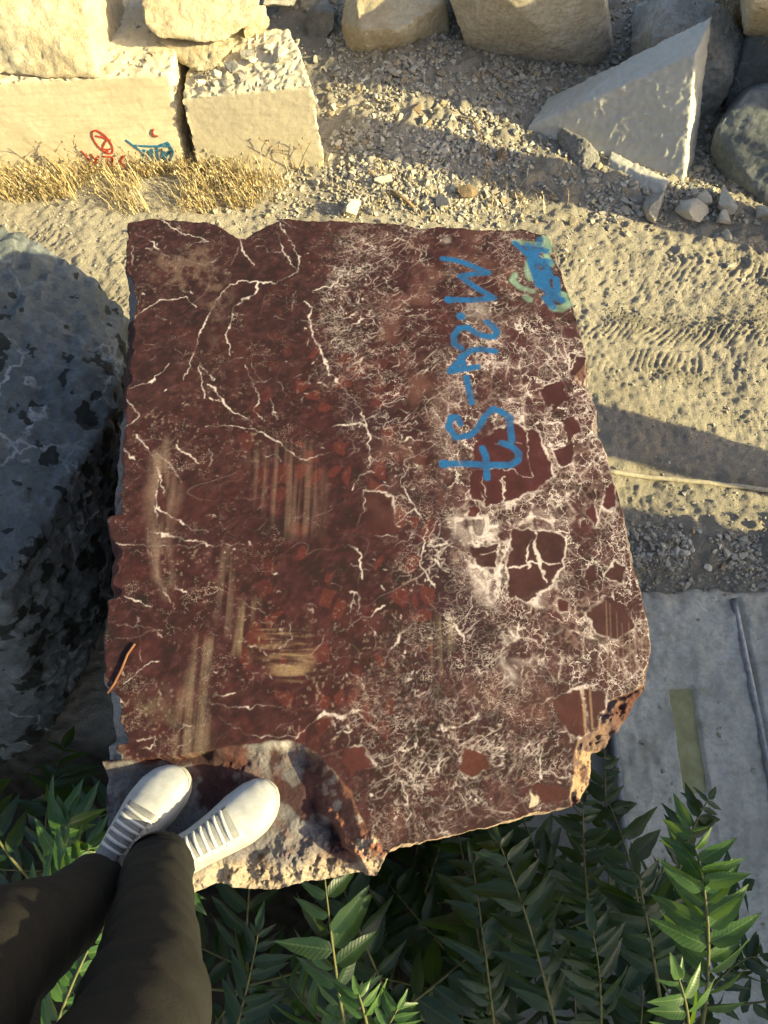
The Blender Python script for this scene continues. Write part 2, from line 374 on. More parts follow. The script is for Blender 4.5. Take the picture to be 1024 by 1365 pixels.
# ------------------------------------------------------------------ rocks and blocks from corner points
def hull_mesh(pts):
    bm = bmesh.new()
    for p in pts: bm.verts.new(tuple(p))
    r = bmesh.ops.convex_hull(bm, input=bm.verts)
    dead = [e for e in r['geom_interior'] if isinstance(e, bmesh.types.BMVert)]
    if dead: bmesh.ops.delete(bm, geom=dead, context='VERTS')
    bmesh.ops.recalc_face_normals(bm, faces=bm.faces)
    me = bpy.data.meshes.new('tmp'); bm.to_mesh(me); bm.free(); return me
def voxel(pts, size):
    me = hull_mesh(pts); o = bpy.data.objects.new('tmp', me); COL.objects.link(o)
    md = o.modifiers.new('r', 'REMESH'); md.mode = 'VOXEL'; md.voxel_size = size
    dg = bpy.context.evaluated_depsgraph_get(); ev = o.evaluated_get(dg); m2 = ev.to_mesh()
    n = len(m2.vertices); V = np.empty(n * 3, np.float32); m2.vertices.foreach_get('co', V)
    N = np.empty(n * 3, np.float32); m2.vertices.foreach_get('normal', N)
    k = len(m2.polygons); L = np.empty(len(m2.loops), np.int32); m2.loops.foreach_get('vertex_index', L)
    F = L.reshape(k, 4)
    ev.to_mesh_clear(); bpy.data.objects.remove(o); bpy.data.meshes.remove(me)
    return V.reshape(-1, 3).astype(float), N.reshape(-1, 3).astype(float), F
def rock(name, pts, mat, size=0.018, amp=0.02, freq=5.0, seed=0, flat=None, parent=None, chips=0, cut=0.10):
    """flat: list of (normal, roughness factor): sawn faces stay smoother"""
    V, N, F = voxel(pts, size)
    k = np.ones(len(V))
    for nrm, fac in (flat or []):
        nrm = np.array(nrm, float); nrm /= np.linalg.norm(nrm)
        k *= 1 - (1 - fac) * sstep(0.86, 0.97, N @ nrm)
    if chips:
        r = np.random.RandomState(seed + 500); cen = V.mean(0); ext = V.max(0) - V.min(0)
        nn = r.randn(chips, 3); nn /= np.linalg.norm(nn, axis=1)[:, None]; nn /= ext ** 0.5; nn /= np.linalg.norm(nn, axis=1)[:, None]
        pr = (V - cen) @ nn.T; sup = pr.max(0); h = sup - ext.mean() * cut * r.rand(chips) ** 1.3
        for c_ in range(chips):
            dd = np.clip((V - cen) @ nn[c_] - h[c_], 0, None); V = V - dd[:, None] * nn[c_]
    d = amp * (0.55 * fbm(V, freq, 3, seed) + 0.45 * (1 - 2 * np.abs(fbm(V, freq * 1.7, 4, seed + 9)))) - amp * 0.4
    d += amp * 0.30 * fbm(V, freq * 5, 3, seed + 4) + amp * 0.45 * (1 - 2 * np.abs(fbm(V, freq * 3.3, 3, seed + 6)))
    V = V + N * (d * k)[:, None]
    lo = V[:, 2].min(); base = np.array([V[:, 0].mean(), V[:, 1].mean(), lo])
    o = obj(name, V, F, mat, parent, base); o.data.set_sharp_from_angle(angle=math.radians(38)); return o
def box_pts(x0, x1, y0, y1, z0, z1): return [(x, y, z) for x in (x0, x1) for y in (y0, y1) for z in (z0, z1)]
def lower(pts, z=-0.03): return list(pts) + [(p[0], p[1], z) for p in pts]

# long sawn block at the left with the graffiti
fl0, fl1 = P(-150, 243, z=-0.02), P(249, 226, z=-0.02)
ft1 = P(226, 97, y=fl1[1]); ft0 = P(-150, 118, y=fl0[1]); back = np.array([0.06, 0.72, 0])
rock_L = rock('limestone_block', [fl0, fl1, ft0, ft1, fl0 + back, fl1 + back, ft0 + back, ft1 + back + (0.0, -0.12, 0.02)],
              M['lime_saw'], 0.012, 0.013, 13, 1, flat=[((0, -1, 0), 0.10)], chips=8, cut=0.03)
tag(rock_L, 'long sawn limestone block with red and blue graffiti on its sunlit face', 'stone block', 'sawn limestone blocks at the yard edge')
# smaller sawn block beside it
q0, q1 = P(268, 230, z=-0.02), P(434, 227, z=-0.02)
t0, t1 = P(243, 131, y=q0[1]), P(416, 114, y=q1[1] - 0.01); bk = P(386, 38, z=0.52)
rock_M = rock('limestone_block', [q0, q1, t0, t1, t1 - (0, 0, 0.12), q0 + (0.02, 0.5, 0), (bk[0] + 0.03, bk[1], 0), bk, (t0[0] + 0.05, bk[1] + 0.05, 0.50)],
              M['lime_saw_b'], 0.010, 0.013, 15, 2, flat=[((0, -1, 0), 0.12)], chips=8, cut=0.03)
tag(rock_M, 'smaller sawn limestone block with plain face beside the graffiti block', 'stone block', 'sawn limestone blocks at the yard edge')

# graffiti ribbons on the long block
def ribbon(strokes, w, plane, mat, name, parent, seed=0):
    """strokes: lists of photo pixels; plane: point on face; lies 4 mm proud of the face"""
    parts = []; r = np.random.RandomState(seed)
    for st in strokes:
        p = np.array([P(u, v, y=plane(u)) for u, v in st])
        t = np.linspace(0, len(p) - 1, len(p) * 6)
        q = np.stack([np.interp(t, np.arange(len(p)), p[:, k]) for k in range(3)], 1)
        q[1:-1] = (q[:-2] + 2 * q[1:-1] + q[2:]) / 4
        T = np.gradient(q, axis=0); nrm = np.stack([-T[:, 2], np.zeros(len(T)), T[:, 0]], 1)
        nrm /= np.linalg.norm(nrm, axis=1)[:, None] + 1e-9
        ww = w * (0.75 + 0.5 * r.rand(len(q)))[:, None]
        A = q + nrm * ww; B = q - nrm * ww; off = np.array([0, 0.004, 0])
        n = len(q); Vr = np.concatenate([A, B, A + off, B + off])
        F = []
        for i in range(n - 1):
            F += [[i, i + 1, n + i + 1, n + i], [2 * n + i, 2 * n + i + 1, i + 1, i], [n + i, n + i + 1, 3 * n + i + 1, 3 * n + i]]
        F += [[0, n, 3 * n, 2 * n], [n - 1, 2 * n - 1, 4 * n - 1, 3 * n - 1]]
        parts.append((Vr, F))
    V, F = merge(parts)
    return obj(name, V, F, mat, parent, V.mean(0), smooth=False)
def z5(pts): return [(x / 3.657, 120 + y / 3.657) for x, y in pts]
el = [(500 + 52 * math.cos(a) * 0.9 + 22 * math.sin(a), 255 + 54 * math.sin(a) + 18 * math.cos(a)) for a in np.linspace(0, 2 * math.pi, 16)]
fy = lambda u: fl0[1] + (fl1[1] - fl0[1]) * (u + 150) / 399.0 - 0.006
ribbon([z5(el), z5([(468, 225), (500, 232), (522, 243), (505, 268), (500, 288), (520, 292), (542, 288)]), z5([(495, 290), (510, 302), (530, 300)])], 0.0045, fy, M['red_paint'], 'red_circled_mark', rock_L, 1)
ribbon([z5([(395, 298), (420, 322), (450, 365)]), z5([(448, 318), (462, 345), (480, 372)]), z5([(484, 322), (458, 358)]),
        z5([(500, 325), (550, 328), (546, 376)]), z5([(524, 336), (532, 372)]), z5([(602, 322), (580, 362)]), z5([(586, 350), (622, 388)])], 0.0045, fy, M['red_paint'], 'red_letters', rock_L, 1)
ribbon([z5([(748, 192), (742, 210), (752, 224), (770, 228)])], 0.0045, fy, M['red_paint'], 'red_crescent', rock_L, 1)
ribbon([z5([(615, 245), (650, 272), (690, 300), (706, 322)]), z5([(655, 272), (740, 276), (832, 274)]), z5([(706, 292), (690, 345), (704, 358), (722, 350), (728, 296)]),
        z5([(742, 288), (748, 352)]), z5([(764, 272), (772, 335), (760, 350)]), z5([(796, 288), (790, 344), (804, 300)]),
        z5([(820, 260), (846, 300), (828, 356), (806, 330), (834, 296)]), z5([(780, 270), (822, 258)])], 0.005, fy, M['blue_paint'], 'blue_letters', rock_L, 2)

# boulders on top of the blocks
zt = 0.585
def R(name, label, cat, pts, mat, group=None, **kw):
    o = rock(name, pts, mat, **kw); tag(o, label, cat, group); return o
A = [P(-90, 92, z=zt), P(60, 104, z=zt - 0.02), P(130, 104, z=zt - 0.02), P(174, 48, y=3.78), P(157, -20, y=3.85), P(108, -45, y=3.58), P(-90, -50, y=3.48), P(110, 20, y=3.52), P(165, 40, y=4.4), P(-80, 0, y=4.4), P(-80, 30, y=3.42)]
R('boulder', 'big rough limestone boulder on the graffiti block at top left corner', 'boulder', A, M['lime_rough'], 'boulders along the top edge', size=0.018, amp=0.012, freq=9, seed=3, chips=0, cut=0.07)
B = [P(188, -5, y=3.58), P(193, 32, y=3.50), P(211, 52, y=3.48), P(297, 57, y=3.50), P(346, 22, y=3.60), P(347, -35, y=3.72), P(195, -40, y=3.66), P(335, 0, y=4.1), P(200, 5, y=4.1), P(290, 25, y=4.1)]
R('boulder', 'pale limestone boulder propped over the gap between two sawn blocks', 'boulder', B, M['lime_rough'], 'boulders along the top edge', size=0.014, amp=0.009, freq=11, seed=4, chips=0, cut=0.07)
B2 = [P(212, 56, y=3.55), P(236, 84, z=0.50), P(260, 96, z=0.49), P(290, 96, z=0.49), P(313, 58, y=3.56), P(300, 70, y=3.5), P(220, 50, y=3.85), P(310, 55, y=3.85), P(260, 45, y=3.6), P(300, 80, z=0.49)]
R('boulder', 'rough wedge shaped stone under the propped pale boulder', 'boulder', B2, M['lime_rough'], 'boulders along the top edge', size=0.012, amp=0.009, freq=12, seed=5, chips=5, cut=0.1)
B3 = [P(326, 56, z=0.5), P(345, 48, z=0.5), P(361, 30, y=3.75), P(352, 4, y=3.8), P(330, 5, y=3.8), P(335, 20, y=3.95), P(355, 40, y=3.95), P(322, 40, y=3.7)]
R('boulder', 'small pale stone beside the right end of the propped boulder', 'boulder', B3, M['lime_rough'], 'boulders along the top edge', size=0.012, amp=0.01, freq=12, seed=6, chips=5, cut=0.1)
# boulders on the gravel behind
Cc = [P(463, 74, z=0.02), P(500, 89, z=-0.02), P(546, 82, z=-0.02), P(600, 46, z=0.08), P(592, 2, z=0.33), P(536, 40, z=0.27), P(482, 42, z=0.25), P(455, 32, z=0.20), P(468, -40, z=0.40), P(588, -40, z=0.42), P(470, 40, z=0) + (0, 0.35, 0), P(590, 30, z=0) + (0, 0.3, 0)]
R('boulder', 'squat limestone boulder with bright top edge left of the scored boulder', 'boulder', Cc, M['lime_rough'], 'boulders along the top edge', size=0.014, amp=0.009, freq=10, seed=7, chips=0, cut=0.06, flat=[((0, -1, 0.4), 0.4)])
D = [P(621, 62, z=0.12), P(648, 77, z=0.04), P(792, 98, z=0.02), P(817, 62, z=0.16), P(806, -10, z=0.60), P(668, -8, z=0.62), P(598, -8, z=0.45), P(610, 0, z=0.0) + (0, 0.3, 0), P(816, 30, z=0.0) + (0, 0.2, 0), P(700, -70, z=0.66), P(650, 60, z=-0.05) + (0, 0.2, 0)]
R('boulder', 'large flat-faced limestone boulder with pale scoring left of the triangular slab', 'boulder', D, M['lime_drill'], 'boulders along the top edge', size=0.016, amp=0.008, freq=10, seed=8, chips=0, cut=0.05, flat=[((0.1, -0.8, 0.5), 0.4)])
E = [P(812, 54, z=0), P(842, 58, z=0), P(800, -8, y=5.0), P(960, -30, y=5.1), P(965, 40, z=0), P(812, 20, z=0) + (0, 0.5, 0), P(800, -30, y=5.5), P(960, -50, y=5.5)]
R('limestone_block', 'grey sawn block standing in shade behind the scored boulder', 'stone block', E, M['slab'], size=0.02, amp=0.012, freq=4, seed=9)
Fh = [P(842, 66, z=0.25), P(882, 8, z=0.55), P(962, 6, z=0.5), P(978, 22, z=0.45), P(1001, 76, z=0.3), P(986, 108, z=0.22), P(948, 166, z=0), P(925, 168, z=0), P(850, 110, z=0.1), P(860, 60, z=0.42), P(930, 40, z=0.5), P(960, 90, z=0.32),
      P(850, 50, z=0) + (0, 0.3, 0), P(990, 60, z=0) + (0, 0.2, 0), P(900, -10, z=0.55) ]
R('boulder', 'pale grey rough boulder directly behind the triangular slab', 'boulder', Fh, M['lime_grey'], 'boulders along the top edge', size=0.014, amp=0.014, freq=9, seed=10, chips=3, cut=0.08)
Ih = [P(957, 162, z=0.0), P(984, 112, z=0.25), P(1002, 48, z=0.5), P(1040, 30, z=0.55), P(1100, 40, z=0.5), P(1020, 120, z=0.2), P(1060, 100, z=0.0), P(990, 90, z=0) + (0, 0.3, 0), P(1080, 60, z=0) + (0, 0.3, 0)]
R('boulder', 'dark grey marble boulder behind the veined one at the right edge', 'boulder', Ih, M['dark_marble'], 'boulders along the top edge', size=0.018, amp=0.01, freq=8, seed=11, chips=5, cut=0.06)
Hh = [P(946, 202, z=0.12), P(953, 172, z=0.30), P(1000, 122, z=0.46), P(1040, 108, z=0.46), P(962, 244, z=-0.02), P(1026, 284, z=-0.02), P(1090, 290, z=0.0), P(1110, 140, z=0.45), P(1000, 160, z=0.0) + (0, 0.3, 0), P(1110, 150, z=0), P(1030, 190, z=0.30)]
R('boulder', 'dark grey marble boulder with thin white veins at the right edge', 'boulder', Hh, M['dark_marble'], 'boulders along the top edge', size=0.015, amp=0.008, freq=8, seed=12, chips=0, cut=0.05)
J = [P(992, 46, z=0.5), P(1010, 0, z=0.9), P(1080, -10, z=0.9), P(1090, 50, z=0.5), P(992, 46, z=0.0) + (0, 0.1, 0), P(1090, 40, z=0), P(1010, 0, z=0.8) + (0, 0.5, 0), P(1080, 0, z=0.8) + (0, 0.5, 0)]
R('boulder', 'brownish limestone boulder in the far top right corner', 'boulder', J, M['lime_rough'], 'boulders along the top edge', size=0.02, amp=0.014, freq=9, seed=13, chips=5, cut=0.08)
K0 = [P(412, 52, z=0), P(440, 58, z=0), P(452, 40, z=0.08), P(448, 15, z=0.16), P(418, 14, z=0.14), P(405, 30, z=0.05), P(430, 20, z=0) + (0, 0.2, 0)]
R('boulder', 'small grey rock at the back between two limestone blocks', 'boulder', K0, M['grey_stone'], 'boulders along the top edge', size=0.012, amp=0.01, freq=14, seed=14, chips=6, cut=0.12)
K1 = [P(350, 8, z=0.45), P(405, 8, z=0.4), P(405, -20, z=0.5), P(350, -20, z=0.5), P(350, 0, z=0) + (0, 0.3, 0), P(405, 0, z=0) + (0, 0.3, 0), P(350, 8, z=0.1), P(405, 8, z=0.1)]
R('boulder', 'shaded grey stone at the top edge behind the smaller sawn block', 'boulder', K1, M['grey_stone'], 'boulders along the top edge', size=0.016, amp=0.01, freq=10, seed=15, chips=6, cut=0.12)

# triangular slab
F1, F2, F3 = P(704, 170, z=0.07), P(928, 69, y=3.45), P(909, 259, z=-0.02)
F1b, F2b, F3b = P(731, 131, y=3.80), P(949, 22, y=3.62), F3 + np.array([0.09, 0.17, 0])
slab = rock('triangular_slab', [F1, F1 - (0, 0, 0.05), F2, F3, F1b, F1b - (0, 0, 0.06), F2b, F3b, P(740, 187, z=0.0)], M['slab'], 0.009, 0.007, 8, 16)
tag(slab, 'large pale triangular cut slab with sunlit right rim standing on gravel', 'stone slab')
# thin offcut leaning on it
s0, s1 = P(806, 232, z=0.0), P(868, 268, z=0.0)
st0, st1 = P(812, 211, y=s0[1] + 0.03), P(889, 248, y=s1[1] + 0.03)
th = np.array([0.02, 0.05, 0.005])
R('stone_offcut', 'thin pale rectangular offcut leaning against the foot of the triangular slab', 'stone slab',
  [s0, s1, st0, st1, s0 + th, s1 + th, st0 + th, st1 + th, P(884, 262, z=0.02)], M['slab'], size=0.007, amp=0.004, freq=12, seed=17)
Kg = [P(741, 180, z=0.10), P(750, 170, z=0.16), P(782, 185, z=0.16), P(801, 208, z=0.08), P(798, 236, z=0.0), P(776, 240, z=0.0), P(756, 218, z=0.0), P(790, 215, z=0) + (0, 0.12, 0), P(750, 190, z=0) + (0, 0.08, 0)]
R('loose_stone', 'dark grey angular stone resting against the triangular slab', 'stone', Kg, M['grey_stone'], 'loose stones', size=0.008, amp=0.008, freq=16, seed=18, chips=6, cut=0.12)
Kb = [P(718, 182, z=0.04), P(740, 184, z=0.06), P(752, 205, z=0.03), P(748, 222, z=0), P(733, 222, z=0), P(716, 195, z=0), P(735, 200, z=0) + (0, 0.1, 0)]
R('loose_stone', 'brown crumbly stone under the left tip of the triangular slab', 'stone', Kb, M['brown_stone'], 'loose stones', size=0.008, amp=0.012, freq=16, seed=19, chips=6, cut=0.12)
def stone_at(px, py, w, h, label, mat, seed, z=0.0, n=9, name='loose_stone', amp=0.004, group='loose stones'):
    """angular stone whose picture box is about w x h photo pixels at px, py"""
    r = np.random.RandomState(seed); c = P(px, py + h * 0.25, z=z); dep = np.linalg.norm(c - CAM); s = dep / FPX
    zz = z if z > 0.2 else gz(c[0], c[1])
    pts = []
    for _ in range(n):
        d = r.randn(3); d /= np.linalg.norm(d)
        d = np.sign(d) * np.abs(d) ** 0.75
        pts.append((c[0] + d[0] * w * s * 0.5, c[1] + d[1] * h * s * 0.55, zz + (d[2] * 0.5 + 0.42) * h * s * 0.75))
    return R(name, label, 'stone', pts, mat, group, size=max(0.004, w * s / 22), amp=amp * 0.6, freq=22, seed=seed, chips=7, cut=0.18)
stone_at(870, 277, 32, 38, 'rounded grey stone just below the thin leaning offcut', M['lime_grey'], 31, n=14)
stone_at(919, 290, 50, 30, 'bright angular white stone below the slab corner, largest of its cluster', M['pale_stone'], 32, n=10)
stone_at(963, 270, 34, 40, 'upright pale wedge of stone between slab and dark boulder', M['pale_stone'], 33)
stone_at(933, 272, 24, 22, 'small pale chip between the white stone and the triangular slab', M['pale_stone'], 34)
stone_at(961, 294, 20, 22, 'small white stone below the upright pale wedge', M['pale_stone'], 35)
stone_at(967, 315, 18, 16, 'small bright chip lying lowest beside the road at right', M['pale_stone'], 36)
stone_at(1012, 289, 26, 20, 'pale stone at the right picture edge under the dark boulder', M['pale_stone'], 37)
stone_at(665, 217, 14, 14, 'tan pebble standing out in the shaded gravel', M['brown_stone'], 38)
stone_at(620, 262, 34, 20, 'tan elongated stone in the sunlit gravel, right of the others', M['brown_stone'], 39)
stone_at(467, 278, 30, 26, 'buff stone in sunlit gravel near the far block edge', M['pale_stone'], 40)
stone_at(590, 272, 24, 22, 'white chip in sunlit gravel beside the tan elongated stone', M['pale_stone'], 41)
stone_at(508, 243, 30, 20, 'pale flat stone in sunlit gravel right of the smaller sawn block', M['pale_stone'], 42)
stone_at(557, 162, 20, 14, 'tan stone in the middle of the shaded gravel', M['brown_stone'], 43)
# stones on top of the smaller sawn block
CHIPS = ['grey chip in the middle of the top of the smaller sawn block', 'pale chip at the back centre of the smaller sawn block top', 'largest pale chip at the right back of the smaller sawn block top',
         'grey chip beside the rough wedge stone on the smaller sawn block', 'small pale chip right of centre near the front on the smaller block', 'pale chip at the left front of the smaller sawn block top',
         'small grey chip at the front centre of the smaller sawn block top', 'small pale chip touching the middle grey chip on the smaller block', 'tiny pale chip near the right front edge of the smaller block',
         'tiny grey chip at the front left edge of the smaller block', 'pale chip at the left end of the smaller block beside the gap']
for i, (u, v, w) in enumerate([(330, 73, 18), (358, 62, 14), (375, 73, 22), (308, 90, 20), (345, 92, 12), (290, 100, 14), (322, 104, 12), (338, 80, 12), (368, 90, 9), (300, 112, 10), (270, 110, 14)]):
    stone_at(u, v, w, w * 0.9, CHIPS[i], M['pale_stone'] if i % 3 else M['grey_stone'], 60 + i, z=0.505, group='chips on the smaller sawn block')

# dark spotted marble boulder at left
G = [P(0, 298, z=1.05), P(39, 319, z=1.02), P(116, 364, z=0.95), P(162, 406, z=0.85), P(160, 470, z=0.86), P(152, 540, z=0.90), P(97, 648, z=0.99), P(39, 731, z=1.04), P(0, 792, z=1.06),
     P(145, 731, z=0.50), P(139, 828, z=0.35), P(97, 925, z=0.2), P(65, 983, z=0.1), P(0, 1019, z=0.05), P(-160, 290, z=1.15), P(-260, 800, z=1.15), P(-250, 1040, z=0.0),
     P(162, 406, z=0.85) + (0.0, 0.0, -0.9), P(0, 298, z=1.05) + (-0.1, -0.1, -1.1), P(-160, 290, z=0.0) + (0, -0.9, 0)]
sp = R('marble_boulder', 'dark blue-grey marble boulder with black spots left of the red block', 'boulder', G, M['spot_marble'], size=0.014, amp=0.022, freq=6, seed=20, chips=8, cut=0.03)

# ------------------------------------------------------------------ the red marble block
TOP = 1.5
def px2(pts): return np.array([P(u, v, z=TOP)[:2] for u, v in pts])
def resample(pts, n, seed, jit):
    p = np.asarray(pts, float); s = np.r_[0, np.cumsum(np.linalg.norm(np.diff(p, axis=0), axis=1))]; t = np.linspace(0, s[-1], n)
    q = np.stack([np.interp(t, s, p[:, k]) for k in (0, 1)], 1)
    T = np.gradient(q, axis=0); nr = np.stack([-T[:, 1], T[:, 0]], 1); nr /= np.linalg.norm(nr, axis=1)[:, None] + 1e-9
    w = np.minimum(1, np.minimum(np.arange(n), np.arange(n)[::-1]) / 6.0)
    d = jit * (fbm2(q[:, 0], q[:, 1], 18, 4, seed) + 0.5 * fbm2(q[:, 0], q[:, 1], 60, 3, seed + 1)) * w
    return q + nr * d[:, None]
far_px = [(172, 294), (195, 289), (238, 291), (274, 294), (296, 303), (314, 313), (327, 317), (343, 307), (361, 298), (379, 291), (441, 293), (477, 297), (505, 296), (540, 298), (559, 304), (585, 302), (634, 304), (696, 306), (727, 313)]
right_px = [(727, 313), (740, 331), (756, 384), (768, 424), (781, 471), (788, 509), (793, 540), (799, 578), (812, 618), (822, 655), (837, 714), (854, 784), (864, 833), (869, 861), (866, 886), (862, 916),
            (838, 960), (822, 982), (810, 998), (797, 1002), (797, 1044), (768, 1072)]
near_px = [(128, 1195), (200, 1212), (285, 1180), (300, 1190), (360, 1192), (430, 1178), (480, 1168), (500, 1170), (505, 1150), (518, 1136), (535, 1130), (620, 1111), (735, 1083), (768, 1072)]
left_px = [(128, 1195), (135, 1040), (140, 940), (139, 850), (143, 760), (147, 640), (152, 560), (158, 510), (155, 490), (163, 430), (167, 380), (168, 330), (172, 294)]
NS, NTT = 640, 860
Lc, Rc = resample(px2(left_px), NTT, 1, 0.004), resample(px2(right_px)[::-1], NTT, 2, 0.003)
Bc, Tc = resample(px2(near_px), NS, 3, 0.004), resample(px2(far_px), NS, 4, 0.004)
s_ = np.linspace(0, 1, NS)[None, :, None]; t_ = np.linspace(0, 1, NTT)[:, None, None]
XY = (1 - s_) * Lc[:, None] + s_ * Rc[:, None] + (1 - t_) * Bc[None] + t_ * Tc[None] \
    - ((1 - s_) * (1 - t_) * Bc[0] + s_ * (1 - t_) * Bc[-1] + (1 - s_) * t_ * Tc[0] + s_ * t_ * Tc[-1])
BX, BY = XY[..., 0], XY[..., 1]

# --- raster of the marble pattern, in metres on the top plane
RES = 0.0013; X0, X1, Y0, Y1 = -0.80, 0.82, -0.30, 1.56
RX = np.arange(X0, X1, RES); RY = np.arange(Y0, Y1, RES); W_, H_ = len(RX), len(RY)
PX, PY = (q.astype(np.float32) for q in np.meshgrid(RX, RY))
wob = 0.007
WX = PX + wob * fbm2(PX, PY, 14, 4, 31) + 0.0045 * fbm2(PX, PY, 75, 3, 33)
WY = PY + wob * fbm2(PX, PY, 14, 4, 32) + 0.0045 * fbm2(PX, PY, 75, 3, 34)
def stroke(layer, pts, w, val=1.0, soft=0.0012, wobble=True, taper=True):
    """distance field of a polyline drawn into layer (max), width in metres"""
    AX, AY = (WX, WY) if wobble else (PX, PY)
    n = len(pts) - 1
    for i in range(n):
        (ax, ay), (bx, by) = pts[i], pts[i + 1]
        m_ = w + soft + 0.014
        i0 = max(0, int((min(ax, bx) - m_ - X0) / RES)); i1 = min(W_, int((max(ax, bx) + m_ - X0) / RES) + 1)
        j0 = max(0, int((min(ay, by) - m_ - Y0) / RES)); j1 = min(H_, int((max(ay, by) + m_ - Y0) / RES) + 1)
        if i1 <= i0 or j1 <= j0: continue
        x, y = AX[j0:j1, i0:i1], AY[j0:j1, i0:i1]
        dx, dy = bx - ax, by - ay; L2 = dx * dx + dy * dy + 1e-12
        t = np.clip(((x - ax) * dx + (y - ay) * dy) / L2, 0, 1)
        d = np.hypot(x - ax - t * dx, y - ay - t * dy)
        ww = w
        if taper:
            f = (i + t) / n; ww = w * (0.35 + 0.65 * np.sin(math.pi * np.clip(f, 0.03, 0.97)))
        if wobble: ww = ww * np.clip(0.75 + 1.0 * FBM[j0:j1, i0:i1] + 0.5 * FBF[j0:j1, i0:i1], 0.0, 2.2)
        v = np.clip((ww + soft - d) / soft, 0, 1) * val
        sub = layer[j0:j1, i0:i1]; np.maximum(sub, v, out=sub)
def poly_dist(poly, wobble=True):
    """signed distance (inside positive), on a window; returns slices and array"""
    p = np.asarray(poly); m_ = 0.03
    i0 = max(0, int((p[:, 0].min() - m_ - X0) / RES)); i1 = min(W_, int((p[:, 0].max() + m_ - X0) / RES) + 1)
    j0 = max(0, int((p[:, 1].min() - m_ - Y0) / RES)); j1 = min(H_, int((p[:, 1].max() + m_ - Y0) / RES) + 1)
    x, y = ((WX, WY) if wobble else (PX, PY))[0][j0:j1, i0:i1], ((WX, WY) if wobble else (PX, PY))[1][j0:j1, i0:i1]
    ins = np.zeros(x.shape, bool); dm = np.full(x.shape, 9.0)
    n = len(p)
    for k in range(n):
        ax, ay = p[k]; bx, by = p[(k + 1) % n]
        ins ^= ((ay > y) != (by > y)) & (x < (bx - ax) * (y - ay) / (by - ay + 1e-12) + ax)
        dx, dy = bx - ax, by - ay; t = np.clip(((x - ax) * dx + (y - ay) * dy) / (dx * dx + dy * dy + 1e-12), 0, 1)
        dm = np.minimum(dm, np.hypot(x - ax - t * dx, y - ay - t * dy))
    return (slice(j0, j1), slice(i0, i1)), np.where(ins, dm, -dm)
def upsample(a):
    j = np.linspace(0, a.shape[0] - 1.001, H_); i = np.linspace(0, a.shape[1] - 1.001, W_); j0 = j.astype(int); i0 = i.astype(int)
    fj = (j - j0)[:, None].astype(np.float32); fi = (i - i0)[None].astype(np.float32); a = a.astype(np.float32)
    r0 = a[j0] * (1 - fj) + a[j0 + 1] * fj; return r0[:, i0] * (1 - fi) + r0[:, i0 + 1] * fi
def soft_region(poly_px, feather):
    """0..1 mask of a traced region, feather in metres"""
    p = px2(poly_px); n = len(p); x = (PX + 0.03 * FB1)[::4, ::4]; y = (PY + 0.03 * FB2)[::4, ::4]; ins = np.zeros(x.shape, bool); dm = np.full(x.shape, 9.0, np.float32)
    for k in range(n):
        ax, ay = p[k]; bx, by = p[(k + 1) % n]
        ins ^= ((ay > y) != (by > y)) & (x < (bx - ax) * (y - ay) / (by - ay + 1e-12) + ax)
        dx, dy = bx - ax, by - ay; t = np.clip(((x - ax) * dx + (y - ay) * dy) / (dx * dx + dy * dy + 1e-12), 0, 1)
        dm = np.minimum(dm, np.hypot(x - ax - t * dx, y - ay - t * dy))
    return upsample(sstep(-feather, feather, np.where(ins, dm, -dm)))
FB1 = fbm2(PX, PY, 6, 4, 41); FB2 = fbm2(PX, PY, 6, 4, 42); FB3 = fbm2(PX, PY, 3, 3, 43); FBF = fbm2(PX, PY, 45, 4, 44); FBM = fbm2(PX, PY, 18, 4, 45)
def zz(o, s, pts): return px2([(o[0] + x / s, o[1] + y / s) for x, y in pts])
zA = lambda p: zz((130, 280), 2.768, p)
zB = lambda p: zz((130, 640), 2.768, p)
zC = lambda p: zz((460, 640), 2.438, p)
z8 = lambda p: zz((540, 290), 3.2, p)

brec = soft_region([(640, 440), (720, 400), (780, 420), (830, 600), (880, 840), (880, 960), (800, 1000), (740, 930), (690, 900), (650, 800), (605, 700), (590, 560), (600, 480)], 0.05)
netw = soft_region([(470, 300), (760, 300), (860, 700), (870, 900), (780, 1080), (520, 1130), (480, 960), (560, 800), (480, 640), (430, 420)], 0.06)
redz = soft_region([(390, 420), (480, 480), (560, 640), (600, 800), (520, 960), (400, 980), (330, 900), (380, 700), (340, 560)], 0.09)
purp = soft_region([(560, 660), (640, 720), (680, 860), (720, 960), (600, 980), (520, 930), (560, 820)], 0.06)
brown = soft_region([(160, 290), (480, 290), (440, 450), (330, 560), (160, 560)], 0.09)

def C3(c): return np.array(c, np.float32)
def blend(img, m, c): return img * (1 - m[..., None]) + C3(c) * m[..., None]
IMG = np.zeros(PX.shape + (3,), np.float32) + C3((0.0335, 0.0103, 0.0122))
IMG = blend(IMG, brown * 0.85, (0.0335, 0.0142, 0.0145))
IMG = blend(IMG, redz * np.clip(0.4 + 0.7 * FB1, 0, 1), (0.0420, 0.0086, 0.0105))
IMG = blend(IMG, purp * 0.8, (0.0215, 0.0079, 0.0127))
IMG = blend(IMG, np.clip(FBM * 1.2 + 0.15, 0, 1) * 0.65, (0.0155, 0.0067, 0.0076))
IMG = blend(IMG, np.clip(FB2 * 1.1 - 0.15, 0, 1) * 0.6, (0.0450, 0.0158, 0.0163))
RUX, RUY = PX * 0.80 + PY * 0.6, (PY * 0.80 - PX * 0.6)      # along the grain, falling to the right
wisp = fbm2(RUX * 0.8, RUY * 1.3, 90, 4, 47)
IMG = blend(IMG, np.clip(wisp * 1.8 - 0.1, 0, 1) * 0.55, (0.0129, 0.0056, 0.0065))
